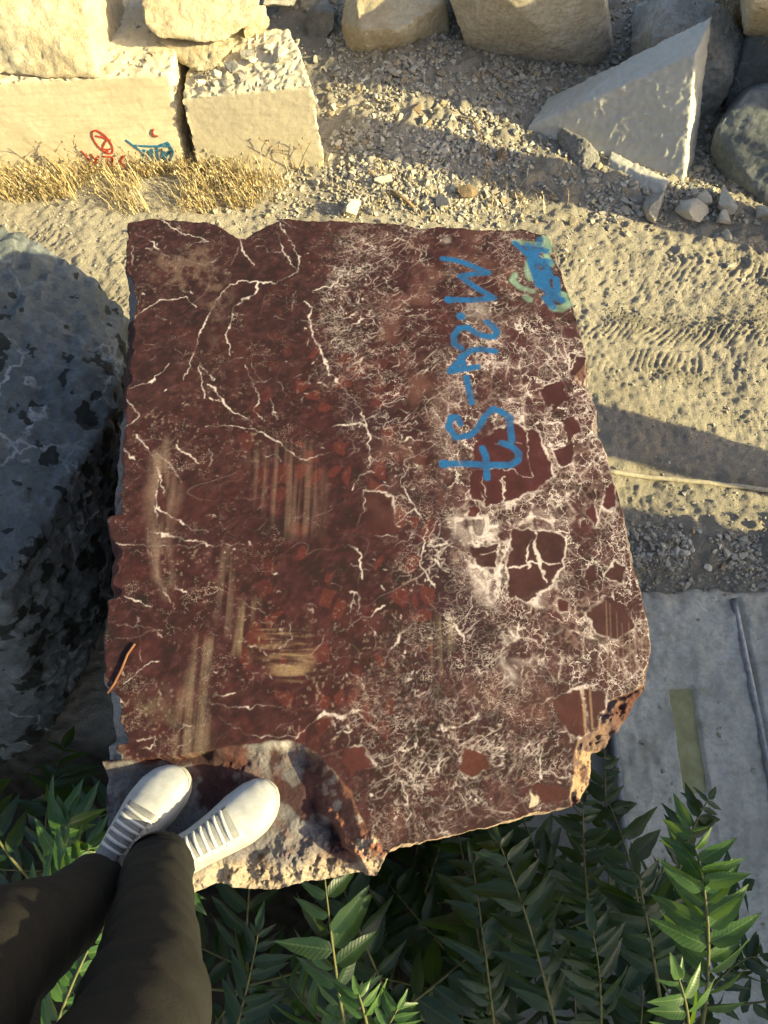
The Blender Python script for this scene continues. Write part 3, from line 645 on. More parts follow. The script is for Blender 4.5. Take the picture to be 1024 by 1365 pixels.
IMG = blend(IMG, np.clip(-wisp * 1.6 - 0.3, 0, 1) * 0.5, (0.0643, 0.0245, 0.0267))
dband = soft_region([(440, 450), (500, 520), (560, 640), (615, 720), (655, 830), (700, 930), (650, 960), (600, 860), (560, 760), (505, 660), (455, 560)], 0.035)
IMG = blend(IMG, dband * np.clip(0.55 + 0.5 * FBM, 0, 1), (0.026, 0.011, 0.016))
dkb = soft_region([(640, 980), (780, 940), (760, 1060), (520, 1120), (500, 1020)], 0.06)
IMG = blend(IMG, dkb * np.clip(0.3 + 0.6 * FB2, 0, 1), (0.034, 0.016, 0.012))
IMG *= (1 + 0.42 * FBF[..., None])
# cells: fragments of a breccia, jittered-grid Voronoi at two scales
def cells(scale, seed):
    r = np.random.RandomState(seed); T = r.rand(64, 64, 3)
    x = (PX + 0.012 * FB1 + 0.004 * FBM) * scale; y = (PY + 0.012 * FB2 + 0.004 * FBF) * scale * 0.85
    ix, iy = np.floor(x).astype(int), np.floor(y).astype(int)
    f1 = np.full(x.shape, 9.0); f2 = f1.copy(); idv = np.zeros(x.shape)
    for a in (-1, 0, 1):
        for b_ in (-1, 0, 1):
            t = T[(ix + a) & 63, (iy + b_) & 63]
            d = np.hypot(ix + a + t[..., 0] - x, iy + b_ + t[..., 1] - y)
            c_ = d < f1
            f2 = np.where(c_, f1, np.minimum(f2, d)); idv = np.where(c_, t[..., 2], idv); f1 = np.where(c_, d, f1)
    return f2 - f1, idv
e1, id1 = cells(26, 5); e2, id2 = cells(62, 6)
e3, id3 = cells(110, 7)
cl = sstep(0.18, 0.26, e1) * (id1 > 0.70) * np.clip(redz + 0.2, 0, 1) * (1 - brec)
IMG = blend(IMG, cl * 0.5, (0.120, 0.026, 0.020))
dk = sstep(0.12, 0.03, e2) * np.clip(FB2 + 0.1, 0, 1) * (1 - brec)
IMG = blend(IMG, dk * 0.45, (0.028, 0.014, 0.012))
matw = np.clip(0.42 + 0.75 * FB1 + 0.45 * FBM, 0, 1)          # where the pale matrix is wide
mm = brec * np.clip(0.02 + 0.75 * matw, 0, 0.8)
IMG = IMG * (1 - mm[..., None]) + C3((0.25, 0.165, 0.155)) * (0.8 + 0.5 * FBF[..., None]) * mm[..., None]
th1 = 0.03 + 0.16 * matw
cq = brec * np.clip(sstep(th1, th1 + 0.06, e1) * (id1 > 0.30) + sstep(th1 * 1.2, th1 * 1.2 + 0.1, e2) * (id1 <= 0.30) * (id2 > 0.2) + 0.7 * sstep(0.1, 0.25, e3) * (id3 > 0.5), 0, 1)
tone = (0.55 + 0.75 * id1 + 0.3 * FBF)[..., None]; cq = cq[..., None] * 0.93
IMG = IMG * (1 - cq) + C3((0.043, 0.0125, 0.0155)) * tone * cq

VE = np.zeros(PX.shape, np.float32)          # white veins
VP = np.zeros(PX.shape, np.float32)          # soft pink ghosts
rv = np.random.RandomState(12)
def vein_walk(x, y, ang, length, w, val, jit=0.5):
    pts = [(x, y)]; step = 0.007; dr = 0.0
    for _ in range(max(2, int(length / step))):
        dr = dr * 0.6 + rv.randn() * jit; x += step * math.cos(ang + dr); y += step * math.sin(ang + dr); pts.append((x, y))
    stroke(VE, pts, w, val, 0.0011)
dens = (0.10 + 0.85 * netw + 0.10 * redz) * (1 - 0.85 * brec)
dens = dens * np.clip(0.25 + 1.0 * (FB1 + 0.25), 0.08, 1.6)
cum = np.cumsum(dens[::8, ::8].ravel()); cum /= cum[-1]
sub = dens[::8, ::8].shape
for k in range(700):
    i = np.searchsorted(cum, rv.rand()); j, i = divmod(i, sub[1]); x, y = RX[min(i * 8, W_ - 1)] + rv.rand() * 0.01, RY[min(j * 8, H_ - 1)] + rv.rand() * 0.01
    nw = netw[min(j * 8, H_ - 1), min(i * 8, W_ - 1)]
    base = -0.6 if rv.rand() < 0.6 else (rv.rand() * math.pi)
    if y < 0.3 and rv.rand() < 0.5: base = 0.9
    bg_ = rv.rand() ** 6
    vein_walk(x, y, base + rv.randn() * 0.45, 0.014 + 0.05 * rv.rand() ** 2 + 0.10 * bg_, 0.0008 * bg_ + 0.0002 * rv.rand() - 0.0001, 0.25 + 0.6 * rv.rand() * (0.4 + 0.6 * nw), 0.33)
# hair-line network: zero lines of warped noise, broken up by other noise
def hairlines(freq, ax, ay, width, gate_seed, lo, amt, region, seed):
    f = fbm2((RUX + 0.01 * FB1) * ax, (RUY + 0.01 * FB2) * ay, freq, 3, seed, 0.45)
    g = fbm2(PX, PY, freq * 0.45, 3, gate_seed); gr = np.abs(np.gradient(f, axis=0)) + np.abs(np.gradient(f, axis=1)) + 1e-4
    return (np.clip(1.2 - np.abs(f) / gr / width, 0, 1) * np.clip((g - lo) * 3, 0, 1) * amt * region).astype(np.float32)
rest = 1 - 0.8 * brec
for q in (hairlines(9, 0.8, 1.3, 0.8, 151, 0.12, 0.5, rest * (0.2 + 0.8 * netw), 152), hairlines(20, 0.6, 1.6, 0.7, 153, 0.1, 0.6, rest * netw, 154), hairlines(37, 0.6, 1.6, 0.75, 155, 0.0, 0.6, rest * netw, 156), hairlines(48, 0.8, 1.2, 0.7, 157, 0.1, 0.5, rest * (0.05 + 0.95 * netw), 158)):
    VE = np.maximum(VE, q)
# flecks
for k in range(1500):
    i = np.searchsorted(cum, rv.rand()); j, i = divmod(i, sub[1]); x, y = RX[min(i * 8, W_ - 1)] + rv.rand() * 0.01, RY[min(j * 8, H_ - 1)] + rv.rand() * 0.01
    a = -0.5 + rv.randn() * 0.7; l = 0.003 + 0.007 * rv.rand()
    stroke(VE, [(x, y), (x + l * math.cos(a), y + l * math.sin(a))], 0.0003 + 0.0008 * rv.rand(), 0.35 + 0.6 * rv.rand(), 0.001)
# network veins of the breccia
edge_l = brec * (sstep(0.05, 0.0, e1) * 0.8 * np.clip(0.25 + 1.1 * FBM + 0.3 * FB1, 0, 1) + 0.6 * sstep(0.07, 0.0, e2) * np.clip(0.1 + FB2 + FBM * 0.5, 0, 1) + 0.5 * sstep(0.08, 0, e3) * np.clip(FBM, 0, 1))
VE = np.maximum(VE, np.clip(edge_l, 0, 0.9).astype(np.float32))
net2 = netw * (1 - brec) * 0.45 * sstep(0.05, 0.0, e2) * np.clip(FB1 * 1.4 - 0.1, 0, 1)
VE = np.maximum(VE, net2.astype(np.float32))
pw = 0.00046                                # one photo pixel is about 1.7 mm: half width per pixel
for w, pts in [(3, [(170, 145), (240, 165), (320, 182), (385, 212), (425, 195), (455, 175)]),
               (3.6, [(480, 275), (540, 262), (600, 268), (585, 300), (520, 345), (485, 400), (475, 470), (490, 540)]),
               (2, [(735, 235), (650, 270), (600, 268)]), (1.6, [(735, 235), (745, 180), (700, 100), (670, 50)]), (1.2, [(735, 235), (690, 160), (660, 80)]),
               (3, [(770, 340), (795, 360), (775, 390), (790, 460), (830, 540), (880, 620), (940, 700), (985, 790), (1010, 900), (1010, 960)]),
               (2.6, [(415, 635), (460, 690), (500, 745), (555, 775)]), (2, [(545, 570), (560, 620), (590, 690), (575, 735), (600, 765)]),
               (1.4, [(400, 795), (520, 800), (600, 820), (680, 870), (750, 915), (860, 895)]), (1.8, [(75, 760), (110, 700), (150, 760), (90, 800), (85, 870), (130, 920)]),
               (1.6, [(140, 820), (180, 880), (215, 960), (240, 1050)]), (1.4, [(280, 870), (330, 900), (375, 935)]), (1.8, [(100, 420), (160, 370), (230, 325), (320, 320), (360, 350)]),
               (2, [(870, 800), (930, 790), (985, 795)]), (1.3, [(230, 40), (300, 80), (400, 120)]), (1.3, [(150, 80), (200, 130), (240, 170)]), (1.6, [(520, 110), (545, 160), (580, 205)]),
               (1.6, [(800, 290), (860, 280), (900, 240)]), (1.3, [(920, 190), (980, 150), (1015, 60)]), (3, [(860, 490), (920, 440), (970, 400), (960, 340)]), (3, [(960, 570), (1000, 535), (1040, 520)]),
               (3, [(1023, 968), (985, 970), (940, 1030)]), (1.2, [(480, 275), (430, 350), (380, 440), (360, 530), (318, 630)]), (1, [(430, 620), (380, 560), (400, 700)]), (1.2, [(120, 660), (200, 640), (270, 560)])]:
    stroke(VE, zA(pts), w * pw * 1.0, 0.95)
for w, pts in [(2.4, [(215, 100), (290, 150), (350, 180), (415, 192)]), (2.4, [(190, 190), (240, 205), (330, 215), (410, 232)]), (2, [(215, 0), (225, 100), (225, 190)]), (1.6, [(180, 180), (195, 280), (230, 350), (270, 440), (285, 480)]),
               (1.8, [(230, 350), (290, 385), (335, 410)]), (0.9, [(50, 240), (200, 240), (400, 235), (540, 238)]), (1.5, [(65, 535), (160, 540), (240, 550)]), (1.4, [(60, 580), (150, 580), (215, 550), (250, 580)]),
               (1.2, [(100, 430), (150, 450), (200, 465)]), (2.2, [(445, 800), (490, 790), (520, 785)]), (2.2, [(410, 825), (480, 830), (530, 845), (610, 835), (680, 838)]), (1.2, [(90, 750), (160, 710), (200, 680), (240, 672)]),
               (1.6, [(140, 970), (200, 950), (190, 1000), (150, 995)]), (6.5, [(735, 955), (790, 900), (840, 862), (900, 875), (945, 840), (1010, 850)]), (2, [(560, 950), (640, 940), (735, 950)]), (3, [(940, 420), (935, 500)]),
               (3, [(880, 560), (940, 530), (1000, 495), (1040, 470)]), (2, [(930, 250), (970, 280), (975, 370)]), (2, [(945, 840), (1000, 900), (1030, 930)]), (1.5, [(270, 930), (320, 905), (350, 905)]), (1.5, [(290, 975), (330, 965), (345, 955)])]:
    stroke(VE, zB(pts), w * pw, 0.95)
for w, pts in [(4, [(120, 600), (160, 540), (180, 500), (220, 480)]), (3.4, [(10, 470), (70, 440), (130, 405)]), (4, [(290, 640), (320, 700), (355, 765)]), (2.6, [(350, 560), (350, 640), (360, 710)]), (2, [(320, 420), (370, 500), (400, 570)]),
               (2.4, [(440, 600), (450, 680), (490, 750)]), (4, [(340, 805), (390, 790), (430, 755)]), (2, [(270, 370), (300, 430), (340, 460)]), (6, [(490, 390), (500, 300), (510, 230), (540, 170)]), (4, [(540, 400), (600, 370), (660, 340)]),
               (4, [(300, 260), (340, 300)]), (4, [(690, 695), (780, 672), (835, 662)]), (2, [(690, 760), (740, 850)]), (3, [(0, 760), (60, 740), (120, 790)]), (3, [(300, 930), (340, 990)]), (2.5, [(545, 1020), (600, 1085)]),
               (1.8, [(190, 20), (240, 110), (265, 160), (245, 260), (300, 350)]), (3.2, [(95, 183), (130, 183), (165, 183)]), (2, [(45, 160), (55, 80), (75, 40)]), (2.5, [(15, 220), (45, 235), (55, 280)]), (2.5, [(15, 370), (45, 380), (45, 440)]),
               (4, [(520, 490), (570, 530), (560, 470), (600, 420)]), (3, [(560, 490), (640, 500), (700, 480), (760, 500)]), (4, [(480, 250), (495, 330), (480, 380)]), (4, [(530, 540), (600, 520), (680, 555)]), (2, [(860, 560), (830, 530), (795, 505)]),
               (2, [(640, 870), (650, 980), (610, 1000)]), (2, [(560, 960), (575, 880), (600, 830)]), (3, [(700, 690), (640, 720), (600, 740)])]:
    stroke(VE, zC(pts), w * pw, 0.95)
# cloudy white patches in the breccia
wp = soft_region([(600, 690), (640, 665), (740, 650), (770, 690), (690, 700), (665, 730), (655, 800), (640, 780), (620, 720)], 0.03) * np.clip(0.45 + FBM * 1.5 + 0.5 * FBF, 0, 1)
wp2 = soft_region([(680, 800), (760, 770), (790, 850), (730, 870), (690, 860)], 0.03) * np.clip(FBM * 1.3 + 0.1, 0, 1)
mxo = 1 - cq[..., 0] * 0.85
wp4 = soft_region([(640, 790), (680, 850), (760, 880), (700, 900), (660, 860), (700, 960), (670, 900)], 0.02) * np.clip(FBM * 1.4 + 0.35, 0, 1) * mxo
wp *= mxo; wp2 = wp2 * mxo
wp3 = soft_region([(590, 320), (620, 330), (650, 420), (600, 430)], 0.03) * np.clip(FBM * 1.5 - 0.1, 0, 1)
VE = np.maximum(VE, np.clip(1.0 * wp + 0.9 * wp2 + 0.5 * wp3 + 0.9 * wp4, 0, 0.9).astype(np.float32))
# big clasts traced one by one, drawn over the matrix
big = [([(634, 590), (665, 568), (690, 565), (715, 577), (740, 637), (677, 670), (649, 674), (629, 662), (631, 609)], (0.100, 0.030, 0.026)),
       ([(681, 706), (743, 708), (755, 722), (751, 759), (727, 783), (698, 802), (677, 796), (675, 755)], (0.088, 0.036, 0.028)),
       ([(628, 730), (661, 724), (661, 755), (636, 751)], (0.075, 0.032, 0.024)), ([(784, 816), (809, 796), (829, 804), (846, 833), (825, 853), (796, 845)], (0.085, 0.034, 0.027)),
       ([(731, 931), (776, 919), (780, 980), (763, 985), (743, 960)], (0.105, 0.036, 0.024)), ([(780, 919), (806, 922), (808, 950), (785, 965)], (0.10, 0.04, 0.03)),
       ([(710, 1050), (753, 1046), (761, 1064), (727, 1081)], (0.12, 0.04, 0.025)), ([(776, 685), (788, 667), (796, 681), (796, 701)], (0.11, 0.03, 0.028)), ([(805, 648), (817, 640), (823, 673), (805, 675)], (0.11, 0.03, 0.028)),
       ([(616, 997), (645, 1001), (653, 1021), (632, 1038), (612, 1025)], (0.125, 0.042, 0.022)), ([(488, 655), (528, 662), (528, 713), (495, 714), (484, 690)], (0.075, 0.026, 0.022)),
       ([(820, 748), (838, 755), (832, 778), (808, 768)], (0.085, 0.032, 0.026)), ([(780, 762), (797, 752), (796, 775), (784, 780)], (0.085, 0.03, 0.026)), ([(745, 795), (758, 802), (752, 815), (742, 812)], (0.10, 0.03, 0.025)),
       ([(745, 560), (765, 555), (775, 575), (755, 590)], (0.09, 0.03, 0.026)), ([(720, 520), (745, 505), (760, 530), (735, 550)], (0.09, 0.03, 0.026)), ([(735, 600), (760, 590), (762, 615), (745, 625)], (0.09, 0.03, 0.026)),
       ([(622, 675), (636, 673), (634, 688), (624, 688)], (0.11, 0.03, 0.025)), ([(455, 1000), (480, 990), (500, 1020), (470, 1030)], (0.13, 0.045, 0.03)), ([(760, 470), (778, 480), (782, 505), (755, 500)], (0.085, 0.034, 0.028))]
BIG = np.zeros(PX.shape, np.float32)
for poly, colr in big:
    sl, d = poly_dist(px2(poly))
    m_ = sstep(-0.001, 0.002, d); BIG[sl] = np.maximum(BIG[sl], m_)
    halo = sstep(-0.006, -0.001, d) * (1 - m_) * np.clip(0.15 + 0.5 * brec[sl] + FBM[sl] * 1.1, 0, 1)
    VE[sl] = np.maximum(VE[sl] * (1 - m_ * 0.97), halo * 0.8)
    IMG[sl] = IMG[sl] * (1 - m_[..., None]) + C3(colr) * C3((0.48, 0.39, 0.54)) * (1 + 0.30 * FBF[sl] + 0.15 * FB1[sl])[..., None] * m_[..., None]
for w, pts in [(5, [(620, 170), (630, 270), (655, 325)]), (2.4, [(530, 290), (600, 270), (700, 270)]), (2, [(610, 190), (590, 290)]), (0.8, [(440, 240), (490, 230)]), (1, [(450, 40), (450, 75)]), (1.2, [(510, 0), (520, 60)])]:
    stroke(VE, zC(pts), w * pw, 0.9)
for w, pts in [(1.2, [(290, 1080), (400, 1075), (470, 1080), (540, 1105)]), (1.4, [(430, 1100), (420, 1215)]), (1.0, [(500, 880), (520, 980), (550, 1100)]), (1.2, [(345, 1110), (350, 1190)]), (0.9, [(380, 970), (500, 965)]), (1.4, [(560, 920), (600, 1000), (640, 1110)]),
               (1.4, [(360, 780), (440, 790), (520, 800)]), (2.4, [(420, 870), (480, 880), (500, 860)]), (1.2, [(540, 820), (600, 840), (640, 800)]), (1.2, [(650, 560), (700, 640), (760, 560)]), (1, [(690, 610), (740, 600)])]:
    stroke(VE, z8(pts), w * pw, 0.85)
vc = C3((0.58, 0.50, 0.48))
VE = np.clip(VE * (0.22 + 1.0 * np.clip(0.45 + 1.0 * FBM + 0.9 * FBF, 0, 1)), 0, 1)
IMG = IMG * (1 - VE[..., None]) + vc * VE[..., None]
# ghost clouds of pale pink, dusty smears and scrapes
gh = netw * (1 - brec) * np.clip(fbm2(PX * 1.2, PY, 11, 4, 51) * 1.5 - 0.35, 0, 1) * 0.45
IMG = blend(IMG, gh, (0.16, 0.075, 0.062))
def smear(poly, amt, colr, sx=90.0, sy=4.0, seed=60):
    m_ = soft_region(poly, 0.02) * np.clip(fbm2(PX * sx, PY * sy, 1.0, 3, seed) * 1.2 + 0.35, 0, 1) * amt
    return blend(IMG, m_, colr)
IMG = smear([(335, 590), (415, 590), (415, 720), (380, 720), (345, 680)], 0.26, (0.26, 0.18, 0.14), seed=61)
IMG = smear([(290, 730), (320, 730), (315, 860), (295, 850)], 0.26, (0.26, 0.18, 0.14), seed=62)
IMG = smear([(328, 800), (348, 800), (345, 880), (325, 880)], 0.45, (0.34, 0.26, 0.17), seed=63)
IMG = smear([(368, 835), (412, 830), (424, 875), (402, 912), (365, 895)], 0.65, (0.32, 0.22, 0.13), 14, 120, seed=64)
IMG = smear([(570, 825), (592, 825), (596, 905), (575, 895)], 0.45, (0.34, 0.27, 0.18), seed=65)
IMG = smear([(195, 560), (230, 580), (225, 700), (245, 820), (210, 800), (195, 680)], 0.45, (0.34, 0.24, 0.19), 40, 12, seed=66)
IMG = smear([(200, 350), (270, 330), (300, 400), (280, 450), (250, 400), (210, 400)], 0.28, (0.28, 0.20, 0.15), 60, 50, seed=67)
IMG = smear([(255, 860), (280, 860), (270, 1000), (240, 1000)], 0.4, (0.36, 0.28, 0.2), seed=68)
IMG = smear([(150, 950), (230, 930), (260, 1005), (170, 1010)], 0.35, (0.34, 0.28, 0.18), 20, 20, seed=69)
SAW = np.zeros(PX.shape, np.float32)
for x, w in ((808, 2.2), (813, 1.2), (822, 1.0), (829, 1.6), (838, 1.0), (846, 1.4), (854, 1.0), (860, 1.2)):     # saw lines at the right edge
    stroke(SAW, px2([(x, 800 + rv.rand() * 40), (x + 2, 870), (x + 3, 925)]), w * pw, 0.28 + 0.25 * rv.rand(), 0.0015, wobble=False)
IMG = blend(IMG, SAW, (0.28, 0.19, 0.14))
tmp = np.zeros(PX.shape, np.float32); stroke(tmp, px2([(776, 918), (779, 950), (781, 982)]), 3.5 * pw, 0.8, 0.002, wobble=False); stroke(tmp, px2([(786, 915), (790, 972)]), 2 * pw, 0.7, 0.002, wobble=False)
IMG = blend(IMG, tmp, (0.34, 0.21, 0.13))
sl, d = poly_dist(zC([(603, 1010), (632, 1045), (632, 1062), (600, 1068)])); IMG[sl] = IMG[sl] * (1 - sstep(0, .002, d)[..., None]) + C3((0.60, 0.47, 0.34)) * sstep(0, .002, d)[..., None]
spk = np.clip(fbm2(PX, PY, 150, 2, 161) * 2.2 - 1.25, 0, 1) * np.clip(0.3 + FB1, 0, 1) * (1 - BIG)
IMG = blend(IMG, spk * 0.5, (0.30, 0.22, 0.18))
# spray paint
PB = np.zeros(PX.shape, np.float32); PM = np.zeros(PX.shape, np.float32)
sw, ss = 0.0066, 0.0035
for pts in [[(160, 175), (205, 180), (250, 192), (355, 236), (300, 240), (235, 250), (300, 298), (380, 343), (300, 352), (185, 350)], [(235, 416), (239, 424)],
            [(348, 445), (375, 462), (394, 490), (380, 508), (345, 508), (305, 495), (268, 468), (230, 472), (208, 505), (210, 540), (240, 558)],
            [(385, 570), (330, 562), (285, 566), (245, 592), (220, 625), (192, 655), (250, 646), (310, 637)], [(240, 592), (252, 646)], [(262, 682), (285, 788)],
            [(236, 878), (222, 852), (195, 852), (186, 895), (215, 938), (275, 930), (310, 900), (340, 850), (375, 815), (410, 828), (445, 852), (450, 900), (456, 950)],
            [(412, 962), (455, 975), (486, 1005), (482, 1035), (450, 1056), (350, 1056), (260, 1050), (158, 1050)], [(330, 985), (345, 1020), (350, 1110)]]:
    stroke(PB, z8(pts), sw, 0.97, ss, wobble=False, taper=False)
for c_ in ((185, 350), (440, 850), (200, 650), (165, 1050), (237, 420)):
    stroke(PB, z8([c_, (c_[0] + 3, c_[1] + 2)]), sw * 1.45, 0.97, ss, wobble=False, taper=False)
for pts, w in [([(470, 108), (530, 165)], 0.007), ([(575, 92), (565, 150), (545, 190)], 0.008), ([(520, 120), (600, 140)], 0.010), ([(540, 185), (575, 285)], 0.014), ([(600, 190), (620, 250)], 0.009), ([(595, 235), (600, 300), (640, 330)], 0.013),
               ([(560, 180), (620, 190)], 0.010), ([(645, 262), (652, 330)], 0.009), ([(600, 345), (632, 380)], 0.010), ([(612, 330), (668, 352)], 0.011), ([(535, 140), (580, 200)], 0.011)]:
    stroke(PB, z8(pts), w * 0.78, 0.95, 0.005, wobble=False, taper=False)
for pts, w in [([(468, 104), (540, 112), (622, 118)], 0.006), ([(600, 80), (612, 140)], 0.007), ([(528, 190), (522, 225), (536, 260)], 0.006), ([(470, 245), (458, 268), (490, 298), (545, 314)], 0.005), ([(628, 385), (668, 390), (698, 368), (695, 338), (668, 328)], 0.0075), ([(515, 338), (530, 350)], 0.006), ([(600, 160), (625, 200)], 0.005)]:
    stroke(PM, z8(pts), w, 0.85, 0.006, wobble=False, taper=False)
PM *= np.clip(0.75 + 0.5 * FBM, 0.2, 1); thin = np.clip(0.90 + 0.35 * FBF, 0.45, 1)
IMG = blend(IMG, PM, (0.23, 0.40, 0.30)); IMG = blend(IMG, np.clip(PB * thin, 0, 1), (0.0003, 0.105, 0.29))
IMG = np.clip(IMG, 0.008, 0.8)

# --- relief of the top: broken corner at the feet, chip at the right corner, nicks along the edges
def curve_dist(x, y, pts):
    d = np.full(x.shape, 9.0)
    for (ax, ay), (bx, by) in zip(pts[:-1], pts[1:]):
        dx, dy = bx - ax, by - ay; t = np.clip(((x - ax) * dx + (y - ay) * dy) / (dx * dx + dy * dy + 1e-12), 0, 1)
        d = np.minimum(d, np.hypot(x - ax - t * dx, y - ay - t * dy))
    return d
def inside(x, y, p):
    r = np.zeros(x.shape, bool); n = len(p)
    for k in range(n):
        ax, ay = p[k]; bx, by = p[(k + 1) % n]
        r ^= ((ay > y) != (by > y)) & (x < (bx - ax) * (y - ay) / (by - ay + 1e-12) + ax)
    return r
jx = BX + 0.006 * fbm2(BX, BY, 25, 3, 71); jy = BY + 0.006 * fbm2(BX, BY, 25, 3, 72)
cav_line = px2([(110, 1018), (165, 1013), (250, 1006), (330, 992), (385, 985), (425, 1003), (455, 1035), (480, 1072), (500, 1112), (519, 1140)])
cav = inside(jx, jy, np.concatenate([cav_line, px2([(530, 1250), (100, 1250)])]))
dc = np.where(cav, curve_dist(jx, jy, cav_line), 0)
LEDGE = 0.045
SHOES = {'l': (np.array([-0.548, -0.185]), np.array([-0.413, 0.067])), 'r': (np.array([-0.464, -0.130]), np.array([-0.214, 0.021]))}
rough = fbm2(BX, BY, 22, 5, 73, 0.6); rough2 = fbm2(BX, BY, 9, 4, 74)
right_w = sstep(-0.18, -0.06, BX)                               # on the right the wall is a slanted rough band
z_left = LEDGE * sstep(0.0, 0.030, dc)
z_right = 0.007 * sstep(0, 0.05, dc) + (LEDGE + 0.035) * sstep(0.050, 0.075, dc + 0.016 * rough)
BZ = np.where(cav, -(z_left * (1 - right_w) + z_right * right_w) + 0.010 * rough * sstep(0.004, 0.03, dc) + (0.008 * rough2 + 0.008 * (1 - 2 * np.abs(fbm2(BX, BY, 14, 4, 75)))) * sstep(0.02, 0.06, dc), 0.0)
# lip falls away raggedly at the near edge
rim = np.arange(NTT)[:, None] / NTT
dn = np.hypot(BX - BX[:1], BY - BY[:1])
BZ = np.where(cav, BZ - 0.05 * sstep(0.045, 0.0, dn + 0.018 * rough) + 0.02 * sstep(0.03, 0.06, dn) * sstep(0.10, 0.06, dn) * np.clip(rough, 0, 1), BZ)
for h_, t_e in SHOES.values():                                     # trodden flat under the soles
    w_ = sstep(0.085, 0.045, curve_dist(BX, BY, [h_, t_e])); BZ = np.where(cav, BZ * (1 - w_) + (-LEDGE) * w_, BZ)
chip_line = px2([(872, 905), (862, 912), (813, 935), (796, 972), (768, 985), (763, 1062), (762, 1085)])
chip = inside(jx, jy, np.concatenate([chip_line, px2([(860, 1085), (900, 950)])]))
dchip = np.where(chip, curve_dist(jx, jy, chip_line), 0)
BZ = np.where(chip, -1.1 * dchip + (0.018 * rough + 0.016 * (1 - 2 * np.abs(rough2)) + 0.006 * fbm2(BX, BY, 60, 3, 87)) * sstep(0.002, 0.015, dchip), BZ)
left_d = np.hypot(BX - BX[:, :1], BY - BY[:, :1])
le = sstep(0.0, 0.35, fbm2(BX * 0.3, BY, 7, 3, 76) + 0.05) * 0.028 + 0.003
le = le + 0.035 * sstep(0.20, 0.05, BY)
lchip = left_d < le * (1 + 0.35 * rough)
BZ = np.where(lchip & ~cav, -1.5 * np.clip(le * (1 + 0.35 * rough) - left_d, 0, 1) + 0.004 * rough, BZ)
far_d = np.hypot(BX - BX[-1:], BY - BY[-1:])
fe = 0.004 + 0.014 * np.clip(fbm2(BX, BY * 0.3, 9, 3, 77), 0, 1)
BZ = np.where(far_d < fe, BZ - 1.0 * (fe - far_d), BZ)
rt_d = np.hypot(BX - BX[:, -1:], BY - BY[:, -1:])
re_ = 0.002 + 0.02 * np.clip(fbm2(BX * 0.3, BY, 8, 3, 78) - 0.1, 0, 1)
nick = np.exp(-((BY - P(770, 505, z=TOP)[1]) / 0.035) ** 2) * 0.04
re_ = re_ + nick * (0.7 + 0.6 * rough)
BZ = np.where((rt_d < re_) & ~chip, BZ - 0.9 * (re_ - rt_d) + 0.002 * rough, BZ)
nr_e = 0.003 + 0.010 * np.clip(0.3 + fbm2(BX, BY, 12, 3, 79), 0, 1)
BZ = np.where((dn < nr_e) & ~cav & ~chip, BZ - 1.0 * (nr_e - dn), BZ)
BZ = BZ + 0.0006 * fbm2(BX, BY, 8, 3, 80)
# --- colour of every vertex, sampled from the raster; broken faces get their own
fi = np.clip((BX - X0) / RES, 0, W_ - 1.01); fj = np.clip((BY - Y0) / RES, 0, H_ - 1.01)
i0 = fi.astype(int); j0 = fj.astype(int); a = (fi - i0)[..., None]; b2 = (fj - j0)[..., None]
BC = (IMG[j0, i0] * (1 - a) + IMG[j0, i0 + 1] * a) * (1 - b2) + (IMG[j0 + 1, i0] * (1 - a) + IMG[j0 + 1, i0 + 1] * a) * b2
rawc = np.zeros(BC.shape, np.float32) + C3((0.055, 0.030, 0.032))
rawc = blend(rawc, sstep(0.0, 0.22, fbm2(BX, BY, 9, 5, 81)) * 0.85, (0.19, 0.185, 0.19))
rawc = blend(rawc, np.clip(fbm2(BX, BY, 24, 4, 82) * 1.2 - 0.1, 0, 1) * 0.7, (0.13, 0.050, 0.040))
band = right_w * sstep(0.085, 0.05, dc) * cav  # fresh break, with its sunlit orange put into the colour
rawc = blend(rawc, band * 0.85, (0.24, 0.105, 0.07)); rawc = blend(rawc, band * sstep(0.1, 0.5, fbm2(BX, BY, 40, 4, 83)) * 0.85, (0.50, 0.40, 0.30))
rawc = blend(rawc, sstep(0.06, 0.02, dn + 0.02 * rough) * cav * 0.8, (0.40, 0.33, 0.25))
pw_ = sstep(0.03, 0.0, np.hypot((BX - P(378, 992, z=TOP)[0]) * 0.75, (BY - P(378, 992, z=TOP)[1]) * 1.5) + 0.006 * rough) * cav
rawc = blend(rawc, pw_ * 0.9, (0.60, 0.56, 0.52))
rawc = blend(rawc, chip * 0.7 * np.ones(BX.shape), (0.10, 0.042, 0.032)); rawc = blend(rawc, chip * sstep(0.05, 0.4, fbm2(BX, BY, 34, 4, 84) + 0.35 * (BY < P(790, 990, z=TOP)[1])) * 0.85 * (0.25 + 0.75 * (BY < P(790, 1000, z=TOP)[1])), (0.36, 0.25, 0.16))
lc_ = (lchip & ~cav & (BY < 0.25)) * 0.8
rawc = blend(rawc, lc_, (0.26, 0.27, 0.28))
brk = np.zeros(BX.shape); brk = np.where(cav, sstep(0.0, 0.006, dc), brk); brk = np.where(chip, sstep(0, 0.003, dchip), brk)
brk = np.where(lchip & ~cav, 1.0, brk); brk = np.where((rt_d < re_) & ~chip, np.maximum(brk, 0.65 * sstep(0, 0.004, re_ - rt_d)), brk)
brk = np.where((dn < nr_e) & ~cav, np.maximum(brk, 0.9), brk); brk = np.where(far_d < fe, np.maximum(brk, 0.5), brk)
edge_pale = (dn < nr_e) & ~cav & ~chip
rawc = np.where(edge_pale[..., None], C3((0.42, 0.32, 0.23)) * (0.8 + 0.3 * rough[..., None]), rawc)
BC = BC * (1 - brk[..., None]) + rawc * brk[..., None]
